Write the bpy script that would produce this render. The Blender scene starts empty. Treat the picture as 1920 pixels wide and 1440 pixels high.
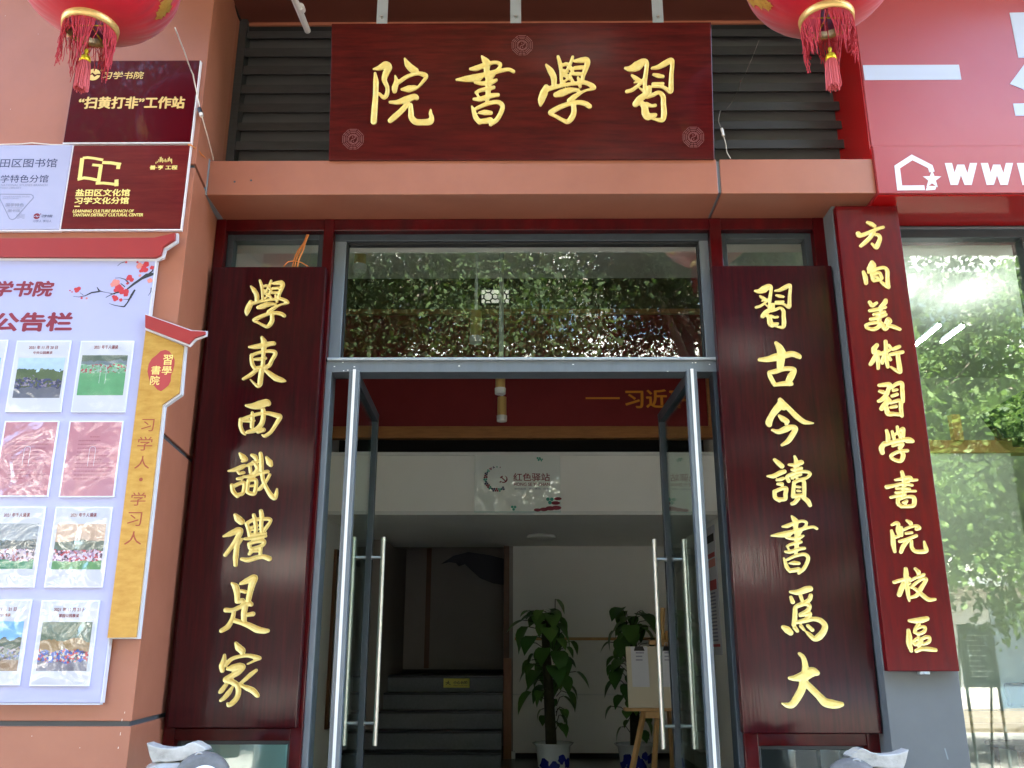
import bpy, math, random
import numpy as np
from mathutils import Matrix, Vector
R_ = math.radians
sc = bpy.context.scene
COL = sc.collection
rng = np.random.default_rng(7)
random.seed(7)
# ------------------------------------------------------------------ camera
CF, CP, CY, CR = 1684.0, R_(16.61), R_(-.42), R_(.046)      # focal length in photo pixels, pitch, yaw, roll
CC = np.array([0, -4.3, 1.06])
_ct, _st, _cy, _sy = math.cos(CP), math.sin(CP), math.cos(CY), math.sin(CY)
CFW = np.array([_sy*_ct, _cy*_ct, _st]); _r0 = np.array([_cy, -_sy, 0]); _u0 = np.cross(_r0, CFW)
CRT = _r0*math.cos(CR)+_u0*math.sin(CR); CUP = -_r0*math.sin(CR)+_u0*math.cos(CR)
cam = bpy.data.cameras.new('camera'); co = bpy.data.objects.new('camera', cam); COL.objects.link(co)
cam.sensor_width = 36; cam.lens = CF/1920*36; cam.clip_start = .05; cam.clip_end = 600
co.matrix_world = Matrix([[CRT[i], CUP[i], -CFW[i], CC[i]] for i in range(3)]+[[0, 0, 0, 1]])
sc.camera = co
# ------------------------------------------------------------------ sky, sun, exposure
SUN_EL, SUN_AZ = R_(62), R_(25)                 # the sun stands behind the building: the front is in open shade
w = bpy.data.worlds.new('World'); sc.world = w; w.use_nodes = True
nt = w.node_tree; bg = nt.nodes['Background']
sky = nt.nodes.new('ShaderNodeTexSky'); sky.sky_type = 'NISHITA'; sky.sun_disc = False
sky.sun_elevation = SUN_EL; sky.sun_rotation = SUN_AZ; sky.dust_density = 2.0; sky.air_density = 1.0; sky.ozone_density = .6
nt.links.new(sky.outputs[0], bg.inputs[0]); bg.inputs[1].default_value = .15
sl = bpy.data.lights.new('sun', 'SUN'); sl.energy = 5.0; sl.angle = R_(.5); sl.color = (1, .95, .88)
so = bpy.data.objects.new('sun', sl); COL.objects.link(so)
sd = Vector((math.sin(SUN_AZ)*math.cos(SUN_EL), math.cos(SUN_AZ)*math.cos(SUN_EL), math.sin(SUN_EL)))
so.rotation_euler = sd.to_track_quat('Z', 'Y').to_euler(); so.location = (0, 0, 30)
sc.view_settings.view_transform = 'Standard'; sc.view_settings.look = 'None'
sc.view_settings.exposure = 4.15; sc.view_settings.gamma = 1
sc.cycles.use_denoising = True
sc.cycles.transparent_max_bounces = 16
sc.cycles.max_bounces = 12; sc.cycles.diffuse_bounces = 6; sc.cycles.glossy_bounces = 4
sc.cycles.caustics_reflective = False; sc.cycles.caustics_refractive = False
# ------------------------------------------------------------------ pixel helpers (layout only: where a pixel's ray meets a real plane)
def ray(px, py): return CFW+CRT*((px-960)/CF)+CUP*((720-py)/CF)
def at(px, py, Y): d = ray(px, py); return CC+d*((Y-CC[1])/d[1])
def atz(px, py, z): d = ray(px, py); return CC+d*((z-CC[2])/d[2])
def atx(px, py, x): d = ray(px, py); return CC+d*((x-CC[0])/d[0])
class PL:                                       # a plane with its own axes: x right, y up, z towards the street
    def __init__(s, o, n=(0, -1, 0), r=(1, 0, 0)):
        s.o = np.array(o, float); s.n = np.array(n, float); s.n /= np.linalg.norm(s.n)
        s.r = np.array(r, float); s.r -= s.n*(s.r@s.n); s.r /= np.linalg.norm(s.r); s.u = np.cross(s.n, s.r)
    def uv(s, px, py, lift=0.0):
        d = ray(px, py); p = CC+d*(((s.o+s.n*lift-CC)@s.n)/(d@s.n))-s.o
        return float(p@s.r), float(p@s.u)
    def rect(s, x0, y0, x1, y1):
        xm, ym = (x0+x1)/2, (y0+y1)/2
        return s.uv(x0, ym)[0], s.uv(xm, y1)[1], s.uv(x1, ym)[0], s.uv(xm, y0)[1]
    def mat(s): return Matrix([[s.r[i], s.u[i], s.n[i], s.o[i]] for i in range(3)]+[[0, 0, 0, 1]])
def vplane(px, py, Y): return PL(at(px, py, Y))
# ------------------------------------------------------------------ mesh builder
class MB:
    def __init__(s): s.v = []; s.f = []; s.m = []
    def add(s, vs, fs, m=0):
        b = len(s.v); s.v += [tuple(map(float, p)) for p in vs]
        s.f += [tuple(int(i)+b for i in f) for f in fs]; s.m += [m]*len(fs); return s
    def box(s, x0, x1, y0, y1, z0, z1, m=0):
        x0, x1 = sorted((x0, x1)); y0, y1 = sorted((y0, y1)); z0, z1 = sorted((z0, z1))
        return s.add([(x, y, z) for z in (z0, z1) for y in (y0, y1) for x in (x0, x1)],
                     [(0, 2, 3, 1), (4, 5, 7, 6), (0, 1, 5, 4), (2, 6, 7, 3), (0, 4, 6, 2), (1, 3, 7, 5)], m)
    def prism(s, pts, z0, z1, m=0, axis='z'):
        a = sum(pts[i][0]*pts[(i+1) % len(pts)][1]-pts[(i+1) % len(pts)][0]*pts[i][1] for i in range(len(pts)))
        if a < 0: pts = pts[::-1]
        n = len(pts)
        vs = [(x, y, z0) for x, y in pts]+[(x, y, z1) for x, y in pts]
        if axis == 'y': vs = [(x, -z, y) for x, y, z in vs]
        if axis == 'x': vs = [(z, x, y) for x, y, z in vs]
        return s.add(vs, [tuple(range(n))[::-1], tuple(range(n, 2*n))]+[(i, (i+1) % n, n+(i+1) % n, n+i) for i in range(n)], m)
    def tube(s, path, r, n=8, m=0, cap=True):
        P = [np.array(p, float) for p in path]; k = len(P)
        rr = r if hasattr(r, '__len__') else [r]*k
        b = len(s.v); up = None
        for i in range(k):
            t = P[min(i+1, k-1)]-P[max(i-1, 0)]; t = t/(np.linalg.norm(t)+1e-9)
            if up is None: up = np.array([0, 0, 1.]) if abs(t[2]) < .9 else np.array([1., 0, 0])
            a = np.cross(t, up); a /= np.linalg.norm(a)+1e-9; c = np.cross(a, t); up = c
            for j in range(n):
                q = 2*math.pi*j/n; s.v.append(tuple(P[i]+(a*math.cos(q)+c*math.sin(q))*rr[i]))
        for i in range(k-1):
            for j in range(n):
                s.f.append((b+i*n+j, b+i*n+(j+1) % n, b+(i+1)*n+(j+1) % n, b+(i+1)*n+j)); s.m.append(m)
        if cap:
            s.f.append(tuple(b+j for j in range(n))[::-1]); s.f.append(tuple(b+(k-1)*n+j for j in range(n))); s.m += [m, m]
        return s
    def lathe(s, prof, c=(0, 0, 0), n=32, m=0, fn=None):
        b = len(s.v); k = len(prof)
        for i, (r, z) in enumerate(prof):
            for j in range(n):
                q = 2*math.pi*j/n; rr = r*(fn(q, i, z) if fn else 1)
                s.v.append((c[0]+rr*math.cos(q), c[1]+rr*math.sin(q), c[2]+z))
        for i in range(k-1):
            for j in range(n):
                s.f.append((b+i*n+j, b+i*n+(j+1) % n, b+(i+1)*n+(j+1) % n, b+(i+1)*n+j)); s.m.append(m)
        return s
    def disc(s, x, y, r, z0, z1, n=20, m=0):
        return s.prism([(x+r*math.cos(2*math.pi*i/n), y+r*math.sin(2*math.pi*i/n)) for i in range(n)], z0, z1, m)
    def ribbon(s, pts, wd, z0, z1, m=0, closed=False):        # thick flat polyline in x,y
        P = [np.array(p[:2], float) for p in pts]; k = len(P); L = []; Rr = []
        for i in range(k):
            a = P[i-1] if (i > 0 or closed) else P[i]; c = P[(i+1) % k] if (i < k-1 or closed) else P[i]
            d1 = P[i]-a; d2 = c-P[i]
            d1 = d1/np.linalg.norm(d1) if np.linalg.norm(d1) > 1e-9 else d2/np.linalg.norm(d2)
            d2 = d2/np.linalg.norm(d2) if np.linalg.norm(d2) > 1e-9 else d1
            nn = np.array([-(d1+d2)[1], (d1+d2)[0]]); nn /= np.linalg.norm(nn)+1e-9
            sc_ = 1/max(.35, nn@np.array([-d1[1], d1[0]]))
            ww = (wd[i] if hasattr(wd, '__len__') else wd)/2*sc_
            L.append(P[i]+nn*ww); Rr.append(P[i]-nn*ww)
        for i in range(k if closed else k-1):
            j = (i+1) % k; s.prism([tuple(L[i]), tuple(Rr[i]), tuple(Rr[j]), tuple(L[j])], z0, z1, m)
        return s
RM = {}
def tag(o, label=None, cat=None, group=None, kind=None):
    if label: o['label'] = label
    if cat: o['category'] = cat
    if group: o['group'] = group
    if kind: o['kind'] = kind
    return o
def thing(name, label, cat, m=None, group=None):
    o = bpy.data.objects.new(name, None); COL.objects.link(o); o.empty_display_size = .1
    m = m.mat() if isinstance(m, PL) else Matrix.Translation(m) if m is not None and not isinstance(m, Matrix) else (m or Matrix())
    o.matrix_world = m; RM[o.name] = m.copy(); return tag(o, label, cat, group)
def root(o):
    while o.parent: o = o.parent
    return o
def part(name, mb, mats, parent=None, bevel=0, smooth=False, local=False):
    V = np.array(mb.v, float)
    if parent is not None and not local:
        im = np.array(RM[root(parent).name].inverted()); V = V@im[:3, :3].T+im[:3, 3]
    me = bpy.data.meshes.new(name); me.from_pydata(V.tolist(), [], mb.f)
    mats = mats if isinstance(mats, (list, tuple)) else [mats]
    for x in mats: me.materials.append(x)
    if len(mats) > 1: me.polygons.foreach_set('material_index', mb.m)
    if smooth: me.polygons.foreach_set('use_smooth', [True]*len(me.polygons))
    me.update(); o = bpy.data.objects.new(name, me); COL.objects.link(o)
    if parent is not None: o.parent = parent
    if bevel:
        b = o.modifiers.new('bevel', 'BEVEL'); b.width = bevel; b.segments = 2; b.limit_method = 'ANGLE'; b.angle_limit = R_(40)
    return o
def struct(name, mb, mats, **k): return tag(part(name, mb, mats, **k), kind='structure')
def solo(name, mb, mats, label, cat, group=None, **k): return tag(part(name, mb, mats, **k), label, cat, group)
def T(parent, mt, body, rect, z, bold=.02, shear=0, name='lettering', local=True):
    return part(name, text(MB(), body, rect, z, bold, shear), mt, parent, local=local)
_tc = {}
def text_geo(body, bold=0.0):
    if (body, bold) in _tc: return _tc[body, bold]
    c = bpy.data.curves.new('tmp', 'FONT'); c.body = body; c.offset = bold; c.resolution_u = 3
    o = bpy.data.objects.new('tmp', c); COL.objects.link(o); bpy.context.view_layer.update()
    e = o.evaluated_get(bpy.context.evaluated_depsgraph_get()); m = e.to_mesh()
    V = np.array([v.co[:2] for v in m.vertices]); F = [tuple(p.vertices) for p in m.polygons]
    e.to_mesh_clear(); bpy.data.objects.remove(o); bpy.data.curves.remove(c)
    lo, hi = V.min(0), V.max(0); V = (V-lo)/(hi-lo); _tc[body, bold] = (V, F); return V, F
def text(mb, body, rect, z, bold=.02, shear=0, m=0):
    V, F = text_geo(body, min(bold, .006)); u0, v0, u1, v1 = rect; h = v1-v0; b = max(0, bold-.006)*h*.9
    for i, (dx, dy) in enumerate(((0, 0), (-b, 0), (b, 0), (0, -b*.7), (0, b*.7)) if b > 0 else ((0, 0),)):   # heavier strokes: copies a hair apart in depth
        x = u0+b+V[:, 0]*(u1-u0-2*b)+shear*(V[:, 1]-.5)*h+dx; y = v0+b+V[:, 1]*(h-2*b)+dy
        mb.add(np.stack([x, y, np.full(len(x), z+.00004*i)], 1), F, m)
    return mb
# ------------------------------------------------------------------ materials
def L(r, g, b): return tuple(((c/255)/12.92 if c/255 <= .04045 else ((c/255+.055)/1.055)**2.4) for c in (r, g, b))
def mat(name, col, rough=.5, metal=0, spec=.5, coat=0, coatr=.1, var=None, vs=5, bump=0, bs=60, stretch=None, emit=None, es=0, trans=0, sheen=0, mottle=None):
    m = bpy.data.materials.new(name); m.use_nodes = True; n = m.node_tree.nodes; l = m.node_tree.links; p = n['Principled BSDF']
    p.inputs['Base Color'].default_value = (*col, 1); p.inputs['Roughness'].default_value = rough; p.inputs['Metallic'].default_value = metal
    p.inputs['Specular IOR Level'].default_value = spec; p.inputs['Coat Weight'].default_value = coat; p.inputs['Coat Roughness'].default_value = coatr
    if emit: p.inputs['Emission Color'].default_value = (*emit, 1); p.inputs['Emission Strength'].default_value = es
    if trans: p.inputs['Transmission Weight'].default_value = trans
    if sheen: p.inputs['Sheen Weight'].default_value = sheen
    if var or bump:
        tc = n.new('ShaderNodeTexCoord'); mp = n.new('ShaderNodeMapping'); l.new(tc.outputs['Object'], mp.inputs[0])
        if stretch: mp.inputs['Scale'].default_value = stretch
    if var:
        t = n.new('ShaderNodeTexNoise'); t.inputs['Scale'].default_value = vs; t.inputs['Detail'].default_value = 6; t.inputs['Roughness'].default_value = .65
        l.new(mp.outputs[0], t.inputs['Vector'])
        mr = n.new('ShaderNodeMapRange'); mr.inputs[1].default_value = .3; mr.inputs[2].default_value = .7; l.new(t.outputs['Fac'], mr.inputs[0])
        mx = n.new('ShaderNodeMix'); mx.data_type = 'RGBA'; mx.inputs[6].default_value = (*col, 1); mx.inputs[7].default_value = (*var, 1)
        l.new(mr.outputs[0], mx.inputs[0]); l.new(mx.outputs[2], p.inputs['Base Color'])
        rr = n.new('ShaderNodeMapRange'); rr.inputs[3].default_value = rough*.85; rr.inputs[4].default_value = min(1, rough*1.2); l.new(t.outputs['Fac'], rr.inputs[0]); l.new(rr.outputs[0], p.inputs['Roughness'])
    if bump:
        t2 = n.new('ShaderNodeTexNoise'); t2.inputs['Scale'].default_value = bs; t2.inputs['Detail'].default_value = 4; l.new(mp.outputs[0], t2.inputs['Vector'])
        bp = n.new('ShaderNodeBump'); bp.inputs['Strength'].default_value = bump; bp.inputs['Distance'].default_value = .01; l.new(t2.outputs['Fac'], bp.inputs['Height']); l.new(bp.outputs[0], p.inputs['Normal'])
        if coat: l.new(bp.outputs[0], p.inputs['Coat Normal'])
    return m
def glass(name, tint=(.9, .96, .94), base=.03, k=1.0, wob=.0):
    m = bpy.data.materials.new(name); m.use_nodes = True; n = m.node_tree.nodes; l = m.node_tree.links; n.remove(n['Principled BSDF'])
    t = n.new('ShaderNodeBsdfTransparent'); t.inputs[0].default_value = (*tint, 1)
    g = n.new('ShaderNodeBsdfGlossy'); g.inputs['Roughness'].default_value = .0; g.inputs[0].default_value = (.95, 1, .98, 1)
    lw = n.new('ShaderNodeLayerWeight'); lw.inputs[0].default_value = .5
    pw = n.new('ShaderNodeMath'); pw.operation = 'POWER'; pw.inputs[1].default_value = 4; l.new(lw.outputs['Facing'], pw.inputs[0])
    a = n.new('ShaderNodeMath'); a.operation = 'MULTIPLY_ADD'; a.inputs[1].default_value = .8; a.inputs[2].default_value = base+.04*k; a.use_clamp = True; l.new(pw.outputs[0], a.inputs[0])
    if wob:
        tc = n.new('ShaderNodeTexCoord'); tx = n.new('ShaderNodeTexNoise'); tx.inputs['Scale'].default_value = 4; l.new(tc.outputs['Object'], tx.inputs['Vector'])
        bp = n.new('ShaderNodeBump'); bp.inputs['Strength'].default_value = wob; bp.inputs['Distance'].default_value = .01; l.new(tx.outputs[0], bp.inputs['Height']); l.new(bp.outputs[0], g.inputs['Normal'])
    x = n.new('ShaderNodeMixShader'); l.new(a.outputs[0], x.inputs[0]); l.new(t.outputs[0], x.inputs[1]); l.new(g.outputs[0], x.inputs[2]); l.new(x.outputs[0], n['Material Output'].inputs[0])
    return m
def leafmat(name, c1, c2, rough=.4, tr=.35):
    m = bpy.data.materials.new(name); m.use_nodes = True; n = m.node_tree.nodes; l = m.node_tree.links; p = n['Principled BSDF']
    g = n.new('ShaderNodeNewGeometry'); mx = n.new('ShaderNodeMix'); mx.data_type = 'RGBA'; mx.inputs[6].default_value = (*c1, 1); mx.inputs[7].default_value = (*c2, 1)
    l.new(g.outputs['Random Per Island'], mx.inputs[0]); l.new(mx.outputs[2], p.inputs['Base Color']); p.inputs['Roughness'].default_value = rough
    t = n.new('ShaderNodeBsdfTranslucent'); l.new(mx.outputs[2], t.inputs[0])
    x = n.new('ShaderNodeMixShader'); x.inputs[0].default_value = tr; l.new(p.outputs[0], x.inputs[1]); l.new(t.outputs[0], x.inputs[2]); l.new(x.outputs[0], n['Material Output'].inputs[0])
    return m
M = {}
M['clad'] = mat('terracotta_panel', L(170, 107, 82), .38, spec=.45, var=L(159, 98, 74), vs=3, coat=.25, coatr=.3, bump=.02, bs=3)
M['cladsoffit'] = mat('brown_soffit_panel', L(108, 58, 46), .45, var=L(102, 54, 43), vs=3)
M['groove'] = mat('joint_dark_grey', L(72, 78, 84), .5)
M['jointlit'] = mat('joint_grey_lit', L(128, 138, 142), .5)  # paler copy of the joint grey, with the light put into its colour
M['blackgap'] = mat('black_gap', L(18, 18, 19), .7)
M['louvre'] = mat('louvre_grey', L(70, 71, 72), .42, metal=.2, var=L(58, 59, 60), vs=9, stretch=(1, 1, 6))
M['louvreback'] = mat('louvre_back_panel', L(96, 96, 95), .6, var=L(76, 76, 75), vs=2, stretch=(.4, 1, 1))
M['signwood'] = mat('sign_mahogany', L(92, 21, 19), .36, spec=.08, coat=.55, coatr=.1, var=L(54, 7, 9), vs=3.2, stretch=(1, 9, 1), bump=.02, bs=4)
M['board'] = mat('couplet_lacquer', L(62, 2, 10), .38, spec=.08, coat=.5, coatr=.09, var=L(30, 1, 6), vs=4, stretch=(14, .8, 1), bump=.035, bs=7)
M['boardred'] = mat('campus_board_lacquer', L(104, 5, 11), .36, spec=.08, coat=.35, coatr=.17, var=L(78, 9, 17), vs=4, stretch=(8, 1, 1), bump=.03, bs=6)
M['boardedge'] = mat('board_edge_red', L(110, 12, 24), .3, coat=.6)
M['frame'] = mat('frame_red_paint', L(82, 3, 8), .3, spec=.1, coat=.35, coatr=.08, var=L(48, 2, 6), vs=6, stretch=(2, 2, .6), bump=.06, bs=9)
M['gold'] = mat('gilded_lettering', L(246, 226, 146), .38, metal=.12, spec=.5, var=L(238, 208, 112), vs=30, bump=.08, bs=120)
M['golddull'] = mat('brass_lettering', L(226, 190, 110), .4, metal=.15)
M['goldflat'] = mat('gold_print', L(236, 212, 120), .5)
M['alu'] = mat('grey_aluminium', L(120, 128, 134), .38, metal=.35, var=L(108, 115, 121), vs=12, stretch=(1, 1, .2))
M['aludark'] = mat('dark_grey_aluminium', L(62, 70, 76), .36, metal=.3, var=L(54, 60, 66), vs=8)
M['alulight'] = mat('light_edge_aluminium', L(178, 186, 190), .35, metal=.3)
M['seal'] = mat('white_brush_seal', L(240, 240, 234), .8)
M['steel'] = mat('brushed_steel', L(214, 212, 206), .28, metal=1, bump=.05, bs=300, stretch=(1, 1, .05))
M['pillar'] = mat('grey_painted_panel', L(100, 104, 106), .42, var=L(93, 97, 99), vs=4, bump=.01, bs=40)
M['white'] = mat('white_paint', L(236, 236, 232), .6, var=L(217, 217, 212), vs=2)
M['wall'] = mat('white_wall', L(247, 246, 240), .75, var=L(243, 241, 234), vs=1.5)
M['wallcool'] = mat('pale_shop_wall', L(214, 222, 212), .7, var=L(208, 216, 206), vs=1.5)
M['wood'] = mat('oak_trim', L(176, 118, 62), .45, var=L(150, 96, 48), vs=6, stretch=(1, 1, 8))
M['woodv'] = mat('oak_post', L(172, 112, 74), .45, var=L(148, 92, 58), vs=6, stretch=(6, 6, .8))
M['pine'] = mat('pale_pine', L(206, 164, 108), .5, var=L(188, 146, 92), vs=7, stretch=(3, 3, 1))
M['darkwood'] = mat('brown_frame_wood', L(110, 66, 32), .45, var=L(92, 54, 26), vs=8)
M['redwall'] = mat('dark_red_wall', L(128, 8, 12), .6, var=L(118, 6, 10), vs=2)
M['orangegold'] = mat('orange_gold_lettering', L(226, 142, 30), .5)
M['brownwall'] = mat('dark_brown_panel', L(84, 68, 40), .6)
M['stone'] = mat('grey_stair_stone', L(120, 124, 126), .5, var=L(104, 108, 110), vs=40)
M['stonedark'] = mat('black_nosing', L(26, 27, 29), .35)
M['floor'] = mat('dark_tile_floor', L(108, 110, 110), .25, var=L(98, 100, 100), vs=4)
M['plaquedark'] = mat('maroon_acrylic', L(76, 3, 11), .3, spec=.15, coat=.4, coatr=.03)
M['plaquewood'] = mat('red_wood_plaque', L(112, 36, 32), .3, spec=.2, coat=.4, coatr=.1, var=L(86, 16, 20), vs=3, stretch=(1, 8, 1))
M['plaquewhite'] = mat('white_acrylic', L(174, 174, 200), .25, coat=.4, coatr=.06, var=L(169, 169, 196), vs=2)
M['acryledge'] = mat('clear_edge', L(232, 226, 226), .2)
M['ink'] = mat('dark_blue_ink', L(58, 60, 92), .5)
M['inkgrey'] = mat('grey_ink', L(130, 130, 150), .5)
M['inkred'] = mat('maroon_ink', L(128, 22, 44), .5)
M['inkblack'] = mat('black_ink', L(34, 32, 30), .6)
M['notice'] = mat('notice_panel_lilac', L(174, 174, 206), .3, var=L(169, 169, 202), vs=2)
M['noticered'] = mat('notice_roof_red', L(156, 42, 38), .4, var=L(150, 38, 35), vs=3)
M['goldpanel'] = mat('brushed_gold_panel', L(196, 154, 72), .36, metal=.2, var=L(172, 124, 44), vs=9, stretch=(1.5, 4, 1), bump=.03, bs=40)
M['sealred'] = mat('seal_red', L(170, 56, 52), .5)
M['brownink'] = mat('brown_red_ink', L(150, 66, 38), .5)
M['petal'] = mat('petal_red', L(188, 44, 50), .5); M['petal2'] = mat('petal_coral', L(214, 130, 116), .5)
M['paper'] = mat('print_paper', L(208, 208, 214), .5); M['paperpink'] = mat('pink_paper', L(198, 132, 142), .5, var=L(190, 123, 134), vs=8)
M['pinkline'] = mat('faint_print', L(170, 100, 112), .6)
M['shopred'] = mat('shop_sign_red', L(164, 62, 62), .34, spec=.4, coat=.35, coatr=.2, var=L(160, 50, 54), vs=1.5)
M['shopredside'] = mat('shop_sign_red_side', L(186, 14, 18), .3, coat=.4)
M['shopwhite'] = mat('shop_sign_white', L(186, 194, 216), .4); M['shopwhite2'] = mat('shop_sign_bright_white', L(222, 222, 228), .4)
M['lantern'] = mat('lantern_red_cloth', L(172, 4, 30), .42, coat=.2, coatr=.25, var=L(196, 8, 30), vs=6, bump=.04, bs=30, sheen=.2)
M['lantgold'] = mat('lantern_gold_foil', L(232, 190, 96), .3, metal=.6, var=L(206, 150, 60), vs=40)
M['ring'] = mat('lantern_gold_ring', L(214, 176, 108), .35, metal=.5)
M['brass'] = mat('yellow_brass', L(222, 196, 40), .3, metal=.6)
M['thread'] = mat('red_thread', L(176, 30, 40), .7); M['thread2'] = mat('faded_red_thread', L(200, 84, 84), .7)
M['wiregrey'] = mat('grey_wire', L(128, 120, 112), .5)
M['cable'] = mat('white_cable', L(224, 214, 200), .5); M['cableblack'] = mat('black_plug', L(30, 30, 32), .4)
M['orangecable'] = mat('orange_cable', L(226, 142, 74), .45); M['pipe'] = mat('grey_plastic_pipe', L(196, 190, 186), .45)
M['porcelain'] = mat('white_porcelain', L(214, 220, 220), .15, coat=.5)
M['cobalt'] = mat('cobalt_blue', L(34, 44, 140), .25)
M['soil'] = mat('soil', L(48, 40, 32), .9)
M['stem'] = mat('plant_totem', L(60, 58, 32), .8, var=L(40, 40, 22), vs=20)
M['pothos'] = leafmat('pothos_leaf', L(56, 102, 42), L(104, 144, 62), .35, .2)
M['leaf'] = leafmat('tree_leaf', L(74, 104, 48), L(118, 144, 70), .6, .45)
M['leafbacklit'] = leafmat('backlit_tree_leaf', L(30, 48, 20), L(58, 76, 30), .9, .35)  # leaf green darkened so these crowns look backlit
M['bark'] = mat('bark', L(110, 100, 86), .9, var=L(86, 78, 66), vs=12, bump=.3, bs=20)
M['pave'] = mat('pavement_stone', L(168, 158, 146), .8, var=L(150, 141, 130), vs=4)
M['asphalt'] = mat('concrete_road', L(132, 130, 126), .9, var=L(122, 120, 116), vs=3)
M['bldg'] = mat('pale_render', L(204, 198, 188), .8, var=L(214, 207, 196), vs=1)
M['bldgglass'] = mat('building_window', L(96, 116, 130), .1, spec=.8)
M['bldgrey'] = mat('grey_slab', L(150, 150, 150), .7)
M['yellow'] = mat('yellow_sticker', L(232, 222, 92), .45)
M['frost'] = mat('frosted_cap', L(226, 224, 218), .4)
M['lamp'] = mat('lamp_tube', L(250, 252, 250), .5, emit=(1, 1, .98), es=10)
M['latticeglow'] = mat('backlit_panel', L(250, 244, 226), .5, emit=(1, .95, .85), es=.035)
M['teal'] = mat('pale_teal', L(150, 190, 184), .3)
M['dkfabric'] = mat('dark_fabric', L(44, 50, 56), .7)
M['fstone'] = mat('carved_grey_stone', L(106, 104, 100), .6, var=L(86, 84, 81), vs=25, bump=.3, bs=30)
M['fwrap'] = mat('crumpled_white_plastic', L(158, 156, 150), .16, spec=.7, coat=.6, coatr=.05, bump=.5, bs=22)
M['screen'] = mat('dark_screen', L(30, 46, 50), .15)
M['chalk'] = mat('chalkboard', L(52, 70, 76), .6); M['chalkframe'] = mat('pale_frame', L(110, 120, 120), .6)
M['film'] = glass('clear_sleeve_film', (.98, .98, .99), .02, 1.0, .0)
G_TR = glass('transom_glass', (.92, .96, .94), .065, 1)
G_SIDE = glass('sidelight_glass', (.9, .95, .93), .04, 1)
G_DOOR = glass('door_glass', (.86, .92, .89), .0, 1.0)
G_SHOP = glass('shop_glass', (.93, .97, .94), .055, 1)
# ================================================================== SETTING: street, pavement
GZ = -.5
struct('ground', MB().add([(-250, -260, GZ), (250, -260, GZ), (250, 250, GZ), (-250, 250, GZ)], [(0, 1, 2, 3)]), M['asphalt'])
mb = MB(); mb.box(-40, 40, -8.4, .0, GZ+.004, GZ+.06); struct('pavement', mb, M['pave'])
def brickmat():
    m = M['pave']; n = m.node_tree.nodes; l = m.node_tree.links; p = n['Principled BSDF']
    tc = n.new('ShaderNodeTexCoord'); mp = n.new('ShaderNodeMapping'); mp.inputs['Rotation'].default_value = (0, 0, R_(32)); l.new(tc.outputs['Object'], mp.inputs[0])
    b = n.new('ShaderNodeTexBrick'); b.inputs['Color1'].default_value = (*L(118, 110, 100), 1); b.inputs['Color2'].default_value = (*L(104, 98, 90), 1); b.inputs['Mortar'].default_value = (*L(70, 66, 62), 1)
    b.inputs['Scale'].default_value = 2.2; b.inputs['Mortar Size'].default_value = .012; l.new(mp.outputs[0], b.inputs['Vector']); l.new(b.outputs['Color'], p.inputs['Base Color'])
brickmat()
mb = MB(); mb.box(-40, 40, -24, -15.2, GZ+.004, GZ+.07); struct('far_pavement', mb, M['pave'])
# ================================================================== main levels
ZB = float(at(960, 409, 0)[2])                       # underside of the canopy beam
YBF = -.26                                           # its front
XR0 = -1.60                                          # where the pier meets the frame
XC = float((at(356, 430, -.5)[0]+at(243, 1352, -.5)[0])/2)   # pier front corner
YL = .05                                             # louvre plane
ZS = float(at(450, 38, YL)[2])                       # top soffit
XPL = float(at(1672, 1401, -.13)[0]); XPR = float(at(1816, 1401, -.13)[0])
XRS = float(at(1636, 290, YBF)[0])                   # left edge of the red shop sign
# ---------------- terracotta pier on the left
pier = thing('clad_pier', 'terracotta metal-panelled pier on the left that carries the plaques and notice board', 'pier', (XC, -.5, GZ))
gz = [(float(at(200, 1362, -.5)[2]), float(at(200, 1352.2, -.5)[2]))]
zt = float(atx(302, 820, (XC*.8+XR0*.2))[2]); 
pB = at(330, 837, -.24); gz.append((pB[2]-.022, pB[2]))
pC = at(364, 331, -.38); gz.append((pC[2]-.02, pC[2]))
zz = [GZ]+[v for g in gz for v in g]+[ZS+3.2]
outer = [(-3.6, -.5), (XC, -.5), (XR0, 0.0), (XR0, .35), (-3.6, .35)]
inner = [(-3.6, -.485), (XC-.012, -.485), (XR0-.014, 0.0), (XR0-.014, .34), (-3.6, .34)]
for i in range(0, len(zz), 2): part('panel', MB().prism(outer, zz[i], zz[i+1]), M['clad'], pier, bevel=.003)
for i in range(1, len(zz)-1, 2): part('joint', MB().prism(inner, zz[i], zz[i+1]), M['groove'], pier)
# ---------------- canopy beam
beam = thing('canopy_beam', 'terracotta boxed beam running across above the door frame', 'beam', (0, YBF, ZB))
zt = float(at(960, 300, YBF)[2])
x0 = float(at(387, 366, YBF)[0]); xj = float(at(1348, 330, YBF)[0]); 
part('panel', MB().box(x0, xj-.008, YBF, .3, ZB, zt), M['clad'], beam, bevel=.003)
part('panel', MB().box(xj+.008, XRS-.004, YBF, .3, ZB, zt), M['clad'], beam, bevel=.003)
part('joint', MB().box(xj-.008, xj+.008, YBF+.012, .29, ZB+.012, zt-.005), M['jointlit'], beam)
part('joint', MB().box(x0-.026, x0, YBF-.012, .2, ZB-.002, zt+.006), M['jointlit'], beam)
mb = MB()
for px, py in ((440, 341), (471, 338.5)):
    u = at(px, py, YBF); mb.add([(u[0]+.006*math.cos(a), YBF-.0015, u[2]+.006*math.sin(a)) for a in np.linspace(0, 2*math.pi, 9)[:-1]], [tuple(range(8))])
part('screw_hole', mb, M['groove'], beam)
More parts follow.
